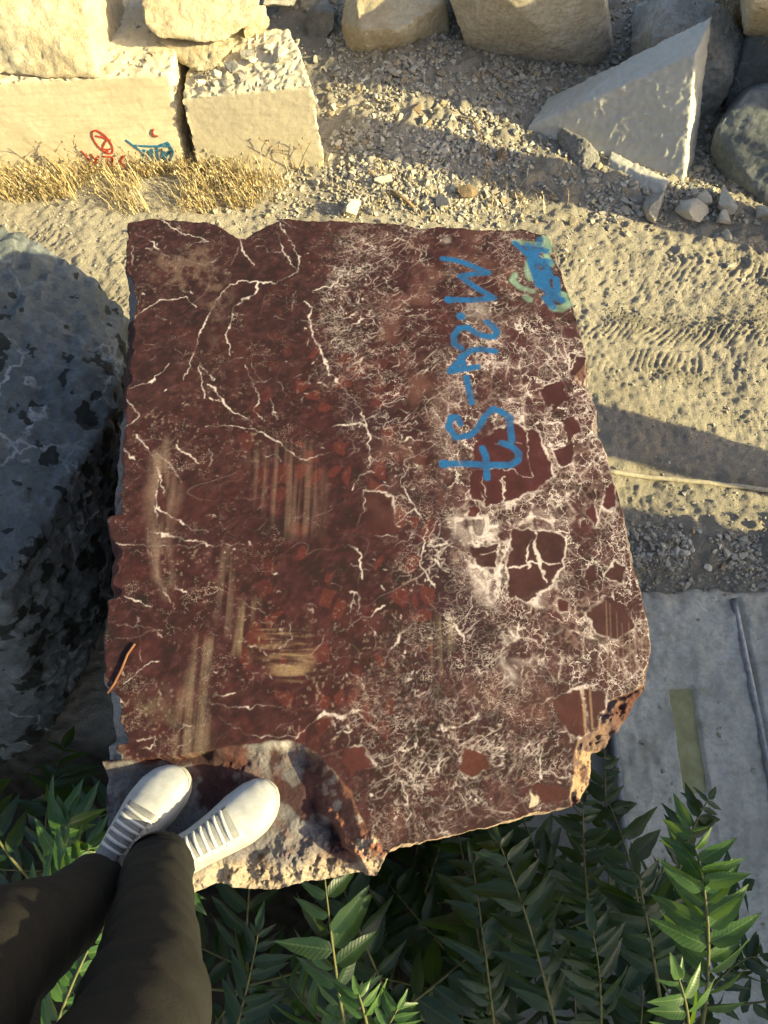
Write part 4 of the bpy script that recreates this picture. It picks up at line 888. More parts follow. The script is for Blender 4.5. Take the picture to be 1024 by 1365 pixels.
# --- side walls: boundary loop pulled down to the ground
idx = np.arange(NTT * NS).reshape(NTT, NS)
loop = np.concatenate([idx[0, :-1], idx[:-1, -1], idx[-1, :0:-1], idx[:0:-1, 0]])
TV = np.stack([BX, BY, TOP + BZ], -1).reshape(-1, 3); nl = len(loop); ring = TV[loop]; cen = ring.mean(0)[:2]
rows = 26; SV = [TV]; SC = [BC.reshape(-1, 3)]
for k in range(1, rows + 1):
    f = k / rows; z = ring[:, 2] * (1 - f) + (-0.05) * f
    out = ring[:, :2] - cen; out /= np.linalg.norm(out, axis=1)[:, None]
    q = np.stack([ring[:, 0], ring[:, 1], z], 1)
    d = -0.012 * min(1, k / 3) + 0.012 * fbm(q, 6, 4, 90) * min(1, k / 4)
    q[:, :2] += out * d[:, None]; SV.append(q)
    cc = C3((0.10, 0.045, 0.035)) * (1 + 0.5 * fbm(q, 12, 4, 91))[:, None]
    cc = cc + np.clip(fbm(q, 5, 4, 92), 0, 1)[:, None] * C3((0.16, 0.14, 0.12)); SC.append(cc)
loops = [loop] + [np.arange(nl) + NTT * NS + k * nl for k in range(rows)]
FS = [grid_faces(NTT, NS)]
for u_, l_ in zip(loops[:-1], loops[1:]):
    FS.append(np.stack([u_, l_, np.roll(l_, -1), np.roll(u_, -1)], 1))
m, nt, b = new_mat('red_veined_marble'); M['red'] = m
at = nt.nodes.new('ShaderNodeAttribute'); at.attribute_name = 'marble'
ab = nt.nodes.new('ShaderNodeAttribute'); ab.attribute_name = 'broken'
tc = nt.nodes.new('ShaderNodeTexCoord'); co = tc.outputs['Object']
nf = noise(nt, co, 160, 4, 0.7); nm = noise(nt, co, 34, 6, 0.72)
c = mix(nt, maprange(nt, nf, 0.35, 0.7, 0, 0.5), at.outputs['Color'], (0.030, 0.014, 0.011))
am = nt.nodes.new('ShaderNodeAttribute'); am.attribute_name = 'zones'
zs_ = nt.nodes.new('ShaderNodeSeparateColor'); nt.links.new(am.outputs['Color'], zs_.inputs[0])
def mul(x, y):
    k = nd(nt, 'ShaderNodeMath', operation='MULTIPLY'); nt.links.new(x, k.inputs[0]); nt.links.new(y, k.inputs[1]); return k.outputs[0]
wz = nd(nt, 'ShaderNodeTexNoise', Scale=26.0, Detail=5, Roughness=0.68); nt.links.new(co, wz.inputs['Vector'])
g1, g2 = noise(nt, co, 17.0, 4, 0.65), noise(nt, co, 11.0, 4, 0.65)
for scl, wid, amp_, gn, lo, zone, colr, wrp in ((26.0, 0.030, 0.95, g1, 0.44, 0, (0.62, 0.54, 0.52), 0.07), (62.0, 0.045, 0.75, g2, 0.48, 0, (0.55, 0.46, 0.44), 0.04),
                                           (40.0, 0.030, 0.85, g1, 0.53, 1, (0.58, 0.48, 0.46), 0.10), (85.0, 0.045, 0.7, g2, 0.52, 1, (0.52, 0.42, 0.40), 0.05),
                                           (22.0, 0.012, 0.7, g2, 0.52, 2, (0.46, 0.36, 0.32), 0.14), (90.0, 0.045, 0.55, g1, 0.50, 2, (0.020, 0.009, 0.009), 0.05)):
    vv = nd(nt, 'ShaderNodeTexVoronoi', feature='DISTANCE_TO_EDGE', Scale=scl)
    vq = nd(nt, 'ShaderNodeVectorMath', operation='MULTIPLY_ADD'); nt.links.new(wz.outputs['Color'], vq.inputs[0]); vq.inputs[1].default_value = (wrp, wrp, 0.0)
    mq = nd(nt, 'ShaderNodeMapping'); mq.inputs['Rotation'].default_value = (0, 0, 0.62); mq.inputs['Scale'].default_value = (0.75, 1.25, 0.02) if zone else (1.0, 0.9, 0.02)
    nt.links.new(co, mq.inputs[0]); nt.links.new(mq.outputs[0], vq.inputs[2]); nt.links.new(vq.outputs[0], vv.inputs['Vector'])
    line = maprange(nt, vv.outputs['Distance'], 0.0, wid, amp_, 0)
    gate = maprange(nt, gn, lo, lo + 0.10, 0, 1)
    c = mix(nt, mul(mul(line, gate), zs_.outputs[zone]), c, colr)
nt.links.new(c, b.inputs['Base Color'])
rr = nd(nt, 'ShaderNodeMath', operation='MULTIPLY_ADD'); nt.links.new(ab.outputs['Fac'], rr.inputs[0]); rr.inputs[1].default_value = 0.3; rr.inputs[2].default_value = 0.62
nt.links.new(rr.outputs[0], b.inputs['Roughness']); b.inputs['Specular IOR Level'].default_value = 0.18
bs = nd(nt, 'ShaderNodeMath', operation='MULTIPLY_ADD'); nt.links.new(ab.outputs['Fac'], bs.inputs[0]); bs.inputs[1].default_value = 0.7; bs.inputs[2].default_value = 0.14
bn = nd(nt, 'ShaderNodeBump', Distance=0.006); nt.links.new(bs.outputs[0], bn.inputs['Strength'])
nt.links.new(addv(nt, nm, nf, 1.0, 0.4), bn.inputs['Height']); nt.links.new(bn.outputs[0], b.inputs['Normal'])
AV = np.concatenate(SV); AC = np.concatenate(SC).astype(np.float32)
red = obj('marble_block', AV, np.concatenate(FS), M['red'], None, (cen[0], cen[1], 0.0))
tag(red, 'large dark red veined marble block with blue spray-painted number under the feet', 'stone block')
ca = red.data.attributes.new('marble', 'FLOAT_COLOR', 'POINT')
ca.data.foreach_set('color', np.concatenate([np.clip(AC, 0.005, 0.9), np.ones((len(AC), 1), np.float32)], 1).ravel())
def samp(A): return A[j0, i0]
paint = np.clip(np.maximum(samp(PB), samp(PM)) * 1.2, 0, 1); bigm = samp(BIG); ok = (1 - paint) * (1 - brk) * (1 - bigm)
zn = np.stack([samp(brec) * ok, samp(netw * (1 - brec)) * ok, np.clip(1 - samp(netw), 0, 1) * ok, np.ones(ok.shape)], -1).reshape(-1, 4)
za = red.data.attributes.new('zones', 'FLOAT_COLOR', 'POINT'); zn = np.concatenate([zn, np.tile([0, 0, 0, 1.0], (len(AV) - NTT * NS, 1))]); za.data.foreach_set('color', zn.astype(np.float32).ravel())
ba = red.data.attributes.new('broken', 'FLOAT', 'POINT')
ba.data.foreach_set('value', np.concatenate([brk.ravel(), np.ones(len(AV) - NTT * NS)]).astype(np.float32))
# thin tube for a crack at the left edge, its lit edge painted rusty
M['rust'] = plain_mat('rusty_crack', (0.16, 0.07, 0.035), 0.8, 0.3, 80, 0.4)
wpts = [P(u, v, z=TOP + 0.004) for u, v in [(180, 858), (170, 872), (162, 892), (152, 912), (143, 924)]]
V, F = tube(wpts, 0.0028, 8); tag(obj('rusty_crack', V, F, M['rust'], None, wpts[2] - (0, 0, 0.012)), 'short bent rusty crack on the left edge of the red block, lit edge in its colour', 'crack')

# ------------------------------------------------------------------ sunken yard: concrete strips, rails, green water
M['concrete'] = stone_mat('dusty_concrete', (0.42, 0.40, 0.33), (0.62, 0.60, 0.51), (0.72, 0.70, 0.61), 4.0, 0.9, 0.6, 0.01, streak=((0.33, 0.30, 0.22), (0, 0, 0.4), (2, 3, 2), 0.75), con=0.5)
PZ = PAD_Z + 0.012
xs = np.arange(0.985, 2.62, 0.011); ys = np.arange(-1.0, 0.93, 0.011); X, Y = np.meshgrid(xs, ys)
mud = np.clip(fbm2(X, Y, 4, 4, 101), -1, 1)
Z = PZ + 0.010 * mud + 0.016 * np.clip(fbm2(X, Y, 13, 4, 102) - 0.15, 0, 1) + 0.003 * fbm2(X, Y, 45, 2, 103)
Z += 0.022 * np.clip(fbm2(X * 2.0, Y * 0.8, 9, 4, 104) - 0.2, 0, 1) + 0.016 * np.clip(fbm2(X, Y, 26, 3, 106) - 0.25, 0, 1) * np.clip(mud + 0.4, 0, 1)
sx = X + 0.006 * fbm2(X, Y, 9, 3, 107); slot = sstep(1.236, 1.248, sx) * sstep(1.348, 1.335, sx) * sstep(0.47, 0.455, Y + 0.01 * mud)
Z = Z * (1 - slot) + slot * (PZ - 0.034 + 0.036 * sstep(0.10, -0.02, Y) + 0.004 * mud)
Z = Z - 0.008 * np.exp(-((X - 1.335 - 0.004 * mud) / 0.008) ** 2) * sstep(0.0, -0.1, Y)
Z = Z - 0.05 * sstep(1.600, 1.606, X) * sstep(1.634, 1.628, X) * sstep(0.88, 0.85, Y) - 0.04 * sstep(0.86, 0.93, Y + 0.04 * mud)
kk, nn_ = X.shape; I = np.arange(X.size).reshape(kk, nn_); V = np.stack([X, Y, Z], -1).reshape(-1, 3)
lp = np.concatenate([I[0, :-1], I[:-1, -1], I[-1, :0:-1], I[:0:-1, 0]]); low = V[lp].copy(); low[:, 2] = PZ - 0.10; l2 = np.arange(len(lp)) + X.size
tag(obj('concrete_pad', np.concatenate([V, low]), np.concatenate([grid_faces(kk, nn_), np.stack([lp, l2, np.roll(l2, -1), np.roll(lp, -1)], 1)]), M['concrete'], None, (1.8, 0.0, PZ - 0.10)), kind='structure')
m, nt, b = new_mat('green_water'); M['water'] = m
tc = nt.nodes.new('ShaderNodeTexCoord'); n_ = noise(nt, tc.outputs['Object'], 12, 5, 0.6)
nt.links.new(ramp(nt, n_, [(0.3, (0.24, 0.23, 0.09)), (0.55, (0.36, 0.34, 0.15)), (0.75, (0.46, 0.44, 0.25))]), b.inputs['Base Color'])
b.inputs['Roughness'].default_value = 0.4
xs = np.linspace(1.225, 1.36, 8); ys = np.linspace(0.0, 0.47, 24); X, Y = np.meshgrid(xs, ys)
tag(obj('puddle', np.stack([X, Y, np.full_like(X, PZ - 0.016)], -1).reshape(-1, 3), grid_faces(24, 8), M['water'], None, (1.29, 0.24, PZ - 0.016)), kind='structure')
def rail(name, x, y0, y1, w, h, z, mat, label, dx=0.0):
    ys = np.linspace(y0, y1, 30); prof = np.array([(-w, 0), (-w, h * .8), (-w * .7, h), (w * .7, h), (w, h * .8), (w, 0)])
    V = np.concatenate([np.stack([x + dx * (y - y0) + prof[:, 0], np.full(6, y), z + prof[:, 1] + 0.002 * math.sin(7 * y)], 1) for y in ys])
    F = grid_faces(30, 6, 0, True).tolist() + [list(range(6))[::-1], list(range(29 * 6, 30 * 6))]
    return tag(obj(name, V, F, mat, None, (x, (y0 + y1) / 2, z)), label, 'rail')
hp = [P(800 + 24 * k, 623.5 + 2.9 * k, z=0.0) for k in range(14)]; hp = [q + (0, 0, gz(q[0], q[1]) + 0.009) for q in hp]
M['hose'] = plain_mat('dusty_hose', (0.50, 0.44, 0.32), 0.9, 0.2, 60, 0.3, 0.4, 0.003)
V, F = tube(hp, 0.011, 10); tag(obj('dusty_cable', V, F, M['hose'], None, hp[7]), 'thin straight dust-covered cable lying across the sunlit strip of road', 'cable')
rail('steel_rail', 1.618, -1.0, 0.86, 0.012, 0.045, PZ - 0.02, M['steel'], 'long thin steel rail set in the concrete near the right edge', -0.015)
rail('steel_rail', 0.972, -1.0, 0.34, 0.016, 0.05, PZ - 0.02, M['rusty_pipe'], 'dull grey steel edge bar beside the leaves right of the red block')

# ------------------------------------------------------------------ gravel, rubble
def base_stones(k, seed):
    out = []; r = np.random.RandomState(seed)
    for _ in range(k):
        p = r.randn(11, 3); p /= np.linalg.norm(p, axis=1)[:, None]; p = np.sign(p) * np.abs(p) ** 0.7 * (1, 0.75, 0.55)
        me = hull_mesh(p); me.calc_loop_triangles()
        v = np.array([q.co[:] for q in me.vertices]); f = np.array([t.vertices[:] for t in me.loop_triangles]); out.append((v, f)); bpy.data.meshes.remove(me)
    return out
BASE = base_stones(12, 3)
def scatter(name, pts, sizes, tones, label, seed, zf=None):
    r = np.random.RandomState(seed); VV = []; FF = []; CCs = []; nb = 0
    zs = ground_z(pts[:, 0], pts[:, 1], False) if zf is None else zf
    for k in range(len(pts)):
        v, f = BASE[r.randint(len(BASE))]
        a_ = r.rand() * 6.283; t1 = r.randn() * 0.5; ca_, sa = math.cos(a_), math.sin(a_); cb, sb = math.cos(t1), math.sin(t1)
        R_ = np.array([[ca_, -sa, 0], [sa, ca_, 0], [0, 0, 1]]) @ np.array([[1, 0, 0], [0, cb, -sb], [0, sb, cb]])
        VV.append(v @ R_.T * sizes[k] + (pts[k, 0], pts[k, 1], zs[k] + sizes[k] * (0.15 + 0.35 * r.rand()))); FF.append(f + nb); nb += len(v)
        CCs.append(np.repeat(tones[k][None], len(v), 0))
    V = np.concatenate(VV); loc = (V[:, 0].mean(), V[:, 1].mean(), V[:, 2].min())
    o = obj(name, V, np.concatenate(FF), M['gravel'], None, loc, smooth=False)
    at_ = o.data.attributes.new('tone', 'FLOAT_COLOR', 'POINT'); c_ = np.concatenate(CCs); at_.data.foreach_set('color', np.concatenate([c_, np.ones((len(c_), 1))], 1).astype(np.float32).ravel())
    return tag(o, label, 'gravel', kind='stuff')
def tones_for(n, r):
    pal = np.array([(0.50, 0.46, 0.37), (0.42, 0.40, 0.35), (0.34, 0.33, 0.30), (0.56, 0.53, 0.46), (0.40, 0.32, 0.21), (0.30, 0.26, 0.20)])
    return pal[r.choice(6, n, p=[.28, .25, .15, .17, .09, .06])] * (0.8 + 0.35 * r.rand(n, 1))
def px_of(x, y, z):
    d = np.stack([x, y, z - 3.0], -1); w = d @ _a; return CX + FPX * d[..., 0] / w, CY - FPX * (d @ _u) / w
r = np.random.RandomState(5)
cand = np.stack([r.uniform(-1.0, 2.6, 90000), r.uniform(2.55, 5.6, 90000)], 1)
u_, v_ = px_of(cand[:, 0], cand[:, 1], np.zeros(len(cand)))
g_d = sstep(425, 470, u_) * sstep(310, 255, v_ + 0.0 * u_) * 0.9
g_d = g_d * (1 - 0.75 * sstep(640, 720, u_) * sstep(225, 250, v_ - 0.15 * (u_ - 700)))        # bare fine ground in front of the slab
g_d = np.maximum(g_d, 0.9 * sstep(770, 800, u_) * sstep(235, 250, v_) * sstep(312, 285, v_))
g_d = np.maximum(g_d, 0.35 * sstep(300, 270, v_) * (u_ < 480) * (v_ > 215))
g_d = g_d + 0.03 * (v_ < 420)
cl_n = np.clip(0.75 + 0.7 * fbm2(cand[:, 0], cand[:, 1], 3.2, 3, 120), 0.08, 1.2)
keep = r.rand(len(cand)) < g_d * cl_n * 0.72
pts = cand[keep]; n = len(pts); sizes = np.clip(np.exp(r.randn(n) * 0.45 - 4.62), 0.004, 0.030)
scatter('gravel', pts, sizes, tones_for(n, r), 'loose pale crushed limestone gravel between the boulders and the road', 1)
NGRAV = n
cand = np.stack([r.uniform(0.6, 2.5, 9000), r.normal(1.02, 0.085, 9000)], 1); keep = r.rand(9000) < np.clip(0.10 + fbm2(cand[:, 0], cand[:, 1], 5, 3, 121), 0.03, 0.6)
pts = cand[keep]; n = len(pts); sizes = np.clip(np.exp(r.randn(n) * 0.5 - 4.9), 0.003, 0.03)
scatter('rubble', pts, sizes, tones_for(n, r) * 1.1, 'fine grey rubble along the bank beside the sunken concrete', 2, ground_z(pts[:, 0], pts[:, 1]))
cand = np.stack([r.uniform(-2.2, 2.4, 11000), r.uniform(1.15, 3.2, 11000)], 1); sizes = np.clip(np.exp(r.randn(11000) * 0.5 - 5.75), 0.0015, 0.013)
scatter('grit', cand, sizes, tones_for(11000, r), 'small scattered stones pressed into the dusty road', 3, ground_z(cand[:, 0], cand[:, 1]) - 0.001)
def on_top(name, x0, x1, y0, y1, z, n, seed, label):
    r = np.random.RandomState(seed); p = np.stack([r.uniform(x0, x1, n), r.uniform(y0, y1, n)], 1); p = p[r.rand(n) < np.clip(0.5 + fbm2(p[:, 0], p[:, 1], 7, 3, seed), 0, 1)]
    scatter(name, p, np.clip(np.exp(r.randn(len(p)) * 0.5 - 4.95), 0.003, 0.02), tones_for(len(p), r) * 0.85, label, seed, np.full(len(p), z))
on_top('stone_chippings', t0[0] + 0.06, t1[0] - 0.05, q0[1] + 0.06, bk[1] - 0.02, 0.472, 700, 41, 'loose chippings covering the top of the smaller sawn block')
on_top('stone_chippings', fl1[0] - 1.4, fl1[0] - 0.02, fl1[1] + 0.03, fl1[1] + 0.5, 0.565, 700, 42, 'loose chippings on top of the graffiti block')
pp_ = np.stack([r.uniform(1.0, 2.4, 420), r.uniform(-0.7, 0.88, 420)], 1); pp_ = pp_[(np.abs(pp_[:, 0] - 1.292) > 0.06) & (np.abs(pp_[:, 0] - 1.617) > 0.03)]
scatter('grit', pp_, np.clip(np.exp(r.randn(len(pp_)) * 0.6 - 5.6), 0.002, 0.016), tones_for(len(pp_), r), 'scattered small stones on the sunken concrete', 4, np.full(len(pp_), PZ + 0.002))
# dry sticks on the gravel
def stick(px, label, rad=0.006, dz=0.012):
    p = [P(u, v, z=0.0) for u, v in px]; p = [q + (0, 0, gz(q[0], q[1]) + dz) for q in p]
    V, F = tube(p, [rad * (1 - 0.4 * i / len(p)) for i in range(len(p))], 7); return tag(obj('dry_stick', V, F, M['twig'], None, p[len(p) // 2] - (0, 0, dz)), label, 'stick', 'dry sticks on the gravel')
stick([(520, 265), (540, 275), (552, 284)], 'short thick pale stick in sunlit gravel near the far block edge', 0.011, 0.016)
stick([(608, 175), (625, 180), (638, 195), (645, 225), (650, 255)], 'long curved dry stem lying across the gravel boundary of sun and shade', 0.004, 0.02)
stick([(645, 118), (660, 128), (685, 132)], 'thin curved twig in the shaded gravel below the scored boulder', 0.004, 0.02)
stick([(690, 255), (715, 262), (740, 270)], 'thin twig beside the shadow edge below the grey stone', 0.003, 0.012)

# ------------------------------------------------------------------ dry grass along the foot of the sawn blocks
def grass(name, n, region, label, hmin, hmax, seed, colr, zbase=None):
    r = np.random.RandomState(seed); VV = []; FF = []; CCs = []; nb = 0
    for k in range(n):
        x, y = region(r)
        z = gz(x, y) if zbase is None else zbase
        h = hmin + (hmax - hmin) * r.rand() ** 1.6; a = r.rand() * 6.283; lean = 0.25 + 0.5 * r.rand(); w = 0.0007 + 0.0010 * r.rand()
        d = np.array([math.cos(a), math.sin(a), 0]); sd = np.array([-d[1], d[0], 0]) * w; b0 = np.array([x, y, z - 0.005])
        q = [b0, b0 + (0, 0, h * 0.45) + d * h * lean * 0.2, b0 + (0, 0, h * 0.8) + d * h * lean * 0.6, b0 + (0, 0, h * (1 - 0.3 * lean)) + d * h * lean]
        q = [np.asarray(t, float) for t in q]
        VV += [q[0] - sd, q[0] + sd, q[1] - sd, q[1] + sd, q[2] - sd * .8, q[2] + sd * .8, q[3]]
        FF += [[nb, nb + 1, nb + 3, nb + 2], [nb + 2, nb + 3, nb + 5, nb + 4], [nb + 4, nb + 5, nb + 6]]
        c_ = np.array(colr[r.randint(len(colr))]) * (0.7 + 0.5 * r.rand()); CCs += [np.append(c_, 1)] * 7; nb += 7
        if r.rand() < 0.22:                                    # seed head
            t_ = q[3]; s = 0.004 + 0.004 * r.rand()
            VV += [t_ + (s, 0, 0), t_ + (-s, 0, 0), t_ + (0, s, 0), t_ + (0, -s, 0), t_ + (0, 0, s * 2.4), t_ + (0, 0, -s)]
            FF += [[nb, nb + 2, nb + 4], [nb + 2, nb + 1, nb + 4], [nb + 1, nb + 3, nb + 4], [nb + 3, nb, nb + 4], [nb + 2, nb, nb + 5], [nb + 1, nb + 2, nb + 5], [nb + 3, nb + 1, nb + 5], [nb, nb + 3, nb + 5]]
            CCs += [np.append(c_ * 0.75, 1)] * 6; nb += 6
    V = np.array(VV); o = obj(name, V, FF, M['dry_grass'], None, (V[:, 0].mean(), V[:, 1].mean(), V[:, 2].min()))
    at_ = o.data.attributes.new('tone', 'FLOAT_COLOR', 'POINT'); at_.data.foreach_set('color', np.array(CCs, np.float32).ravel())
    return tag(o, label, 'dry grass', kind='stuff')
straw = [(0.56, 0.43, 0.20), (0.64, 0.52, 0.28), (0.46, 0.34, 0.15), (0.70, 0.60, 0.38), (0.34, 0.27, 0.15)]
_cx, _cy = np.meshgrid(np.arange(160) / 40 - 3, np.arange(96) / 40 + 2); CLUMP = fbm2(_cx, _cy, 5, 3, 130)
def reg1(r):
    while True:
        u, v = r.uniform(-40, 440), r.uniform(222, 300)
        lim = 288 if u < 250 else 288 - (u - 250) * 0.14
        if v > lim: continue
        p = P(u, v, z=0); d = 0.22 + 1.5 * CLUMP[int((p[1] - 2) * 40) % 96, int((p[0] + 3) * 40) % 160]
        d *= 1.0 - 0.75 * max(0, (v - 258) / 34)
        d *= 1.0 if u < 300 else max(0.12, 1 - (u - 300) / 110)
        if r.rand() < d: return p[0], p[1]
grass('dry_grass', 4600, reg1, 'golden dry grass along the foot of the sawn limestone blocks', 0.02, 0.17, 11, straw)
def reg2(r): p = P(r.uniform(965, 1006), r.uniform(20, 60), z=0.3); return p[0], p[1]
grass('dry_bush', 700, reg2, 'dry brown bush between boulders near the top right corner', 0.25, 0.6, 12, [(0.30, 0.19, 0.08), (0.38, 0.26, 0.11)])
def reg3(r): p = P(r.uniform(440, 760), r.uniform(235, 300), z=0); return p[0], p[1]
grass('dry_stalks', 260, reg3, 'sparse dry stalks in the sunlit gravel', 0.03, 0.10, 13, straw)
# two tall dry weeds in front of the smaller block
def weed(px, hts, label, seed):
    r = np.random.RandomState(seed); base = P(px[0], px[1], z=0.0); parts = []
    for du, h in hts:
        p0 = base; p1 = base + (du * 0.4, -0.02, h * 0.55); p2 = base + (du, -0.03, h)
        pts = [(1 - t) ** 2 * p0 + 2 * t * (1 - t) * p1 + t * t * p2 for t in np.linspace(0, 1, 8)]
        parts.append(tube(pts, [0.003 * (1 - 0.6 * t) for t in np.linspace(0, 1, 8)], 5))
        for t in (0.45, 0.6, 0.75, 0.9):
            q = pts[int(t * 7)]; e = q + np.array([r.uniform(-0.06, 0.06), r.uniform(-0.03, 0.03), 0.04])
            parts.append(tube([q, (q + e) / 2 + (0, 0, 0.006), e], [0.002, 0.0016, 0.001], 5))
            parts.append(tube([e, e + (0.004, 0, 0.006), e + (0.006, 0, 0.014)], [0.002, 0.005, 0.001], 5))
    V, F = merge(parts); tag(obj('dry_weed', V, F, M['twig'], None, base), label, 'weed', 'dry weeds before the sawn blocks')
weed((398, 226), [(0.10, 0.22), (-0.16, 0.20)], 'branching dry weed against the lower right face of the smaller sawn block', 1)
weed((198, 238), [(-0.10, 0.26), (0.05, 0.2)], 'thin dry weed in front of the blue graffiti', 2)
weed((118, 240), [(-0.14, 0.28), (0.03, 0.3)], 'thin dry weed in front of the red graffiti', 3)

# ------------------------------------------------------------------ leafy shoots round the near side of the block
def leaf_mesh(name, mat, seed, curl):
    r = np.random.RandomState(seed); n = 11; V = []
    for i in range(n):
        t = i / (n - 1); w = 0.178 * math.sin(math.pi * min(1, t ** 0.62)) ** 0.9 * (1 - 0.25 * t) * (1 + 0.07 * math.sin(19 * t + seed)) + (0.0 if i in (0, n - 1) else 0.004)
        zc = -curl * t * t + 0.01 * math.sin(7 * t + seed)
        for s in (-1, -0.5, 0, 0.5, 1):
            V.append((t, s * w, zc + abs(s) * w * 0.32 + 0.012 * math.sin(9 * t + 2 * s + seed) * abs(s)))
    return mesh_from(name, np.array(V), grid_faces(n, 5), mat)
LEAF = [leaf_mesh('leaflet', M['leaf'], k, 0.10 + 0.08 * k) for k in range(3)]
LEAF_LIT = [leaf_mesh('leaflet', M['leaf_lit'], k + 5, 0.08 + 0.08 * k) for k in range(2)]
rp = np.random.RandomState(77)
def frond(plant, p0, p1, p2, pairs, L, meshes, roll=0.0, spread=1.05):
    """compound leaf along a bezier: a rachis with opposite leaflets"""
    p0, p1, p2 = (np.asarray(q, float) for q in (p0, p1, p2))
    bez = lambda t: (1 - t) ** 2 * p0 + 2 * t * (1 - t) * p1 + t * t * p2
    ts = np.linspace(0, 1, 14); pts = np.array([bez(t) for t in ts])
    V, F = tube(pts, 0.0042 * (1 - 0.75 * ts) + 0.0006, 6)
    ro = obj('compound_leaf', V, F, M['stem'], plant, p0)
    def put(t, side, ll):
        if side and rp.rand() < 0.07: return
        q = bez(t); tg = bez(min(1, t + 0.02)) - bez(t - 0.02); tg /= np.linalg.norm(tg)
        up = np.array([0, 0, 1.0]); sd = np.cross(tg, up)
        if np.linalg.norm(sd) < 0.15: sd = np.array([1.0, 0, 0])
        sd /= np.linalg.norm(sd); nrm = np.cross(sd, tg)
        sd, nrm = sd * math.cos(roll) + nrm * math.sin(roll), nrm * math.cos(roll) - sd * math.sin(roll)
        if side == 0: d = tg + 0.1 * nrm
        else:
            a = spread + rp.randn() * 0.16; d = tg * math.cos(a) + sd * side * math.sin(a) - nrm * (0.25 + 0.22 * rp.randn())
        d /= np.linalg.norm(d); yv = np.cross(nrm + 0.30 * rp.randn(3), d); yv /= np.linalg.norm(yv); zv = np.cross(d, yv)
        o = bpy.data.objects.new('leaflet', meshes[rp.randint(len(meshes))])
        s = ll * (0.72 + 0.45 * rp.rand()); q = q - p0
        o.matrix_local = Matrix(((d[0] * s, yv[0] * s, zv[0] * s, q[0]), (d[1] * s, yv[1] * s, zv[1] * s, q[1]), (d[2] * s, yv[2] * s, zv[2] * s, q[2]), (0, 0, 0, 1)))
        link(o, ro)
    for k in range(pairs):
        t = 0.20 + 0.76 * k / (pairs - 1); ll = L * (0.62 + 0.38 * math.sin(math.pi * (0.25 + 0.65 * k / pairs))) * (1 - 0.35 * max(0, t - 0.75) / 0.25)
        put(t + 0.008 * rp.randn(), 1, ll); put(t + 0.008 * rp.randn(), -1, ll)
    put(0.995, 0, L * 0.7)
def shoot(label, bx, by, h, n, flen, L, seed, extra=(), all_lit=False, tilt=0.0):
    r = np.random.RandomState(seed); b0 = np.array([bx, by, gz(bx, by)])
    pl = empty('leafy_shoot', b0); tag(pl, label, 'plant', 'leafy shoots round the near side of the red block')
    top = b0 + (tilt, 0, h); V, F = tube([b0 - (0, 0, 0.03), b0 * 0.5 + top * 0.5 + (0.02, 0.01, 0), top], [0.013, 0.010, 0.006], 8); obj('stem', V, F, M['stem'], pl, b0)
    for k in range(n):
        a = k * 2.4 + r.rand() * 0.8 + seed; f = 0.45 + 0.55 * (k + 1) / n; p0 = b0 * (1 - f) + top * f; l = flen * r.uniform(0.75, 1.1); e = r.uniform(0.1, 0.55)
        d = np.array([math.cos(a), math.sin(a), 0]); p1 = p0 + d * l * 0.5 + (0, 0, l * e); p2 = p0 + d * l * 0.95 + (0, 0, l * (e - 0.35))
        frond(pl, p0, p1, p2, r.randint(6, 9), L * r.uniform(1.15, 1.45), LEAF_LIT if all_lit else LEAF, r.randn() * 0.25)
    for (pa, pm, pe, pairs, LL, as_lit, roll) in extra:
        frond(pl, P(*pa[:2], z=pa[2]), P(*pm[:2], z=pm[2]), P(*pe[:2], z=pe[2]), pairs, LL, LEAF_LIT if as_lit else LEAF, roll)
    return pl
shoot('broad leafy shoot directly below the broken corner of the red block', 0.02, -0.52, 0.80, 6, 0.50, 0.125, 1,
      [((465, 1400, 0.85), (445, 1290, 1.10), (432, 1160, 1.12), 9, 0.13, False, 0.0), ((300, 1420, 0.6), (330, 1330, 0.8), (345, 1240, 0.85), 9, 0.12, False, 0.2)])
shoot('tall dark leafy shoot below the middle of the near edge', 0.27, -0.50, 0.85, 6, 0.52, 0.12, 2,
      [((748, 1400, 0.80), (715, 1240, 1.12), (664, 1120, 1.10), 11, 0.12, False, 0.1), ((662, 1400, 0.75), (650, 1280, 1.0), (630, 1150, 0.98), 11, 0.11, False, -0.1)])
shoot('leafy shoot below the right chipped corner with narrow ladder-like leaves', 0.56, -0.34, 0.75, 5, 0.42, 0.105, 3,
      [((800, 1390, 0.8), (806, 1320, 1.05), (790, 1240, 1.1), 10, 0.115, False, 0.0), ((790, 1250, 0.75), (775, 1150, 1.05), (778, 1070, 1.0), 14, 0.085, False, 0.3), ((815, 1200, 0.6), (806, 1100, 0.85), (806, 990, 0.8), 15, 0.08, False, 0.2)])
shoot('tall leafy shoot with sunlit tips at lower right before the concrete', 0.72, -0.36, 0.90, 5, 0.42, 0.12, 4,
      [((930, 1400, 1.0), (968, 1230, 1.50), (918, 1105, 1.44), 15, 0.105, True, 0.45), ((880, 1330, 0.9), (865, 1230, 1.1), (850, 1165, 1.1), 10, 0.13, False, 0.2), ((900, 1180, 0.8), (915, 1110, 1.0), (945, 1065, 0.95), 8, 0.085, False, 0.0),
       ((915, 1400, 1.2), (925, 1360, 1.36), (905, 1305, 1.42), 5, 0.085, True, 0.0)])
shoot('low leafy shoot at the lower right corner on the concrete', 1.02, -0.62, 0.45, 5, 0.45, 0.10, 5,
      [((930, 1340, 0.4), (980, 1270, 0.65), (1015, 1275, 0.6), 11, 0.09, False, 0.0)])
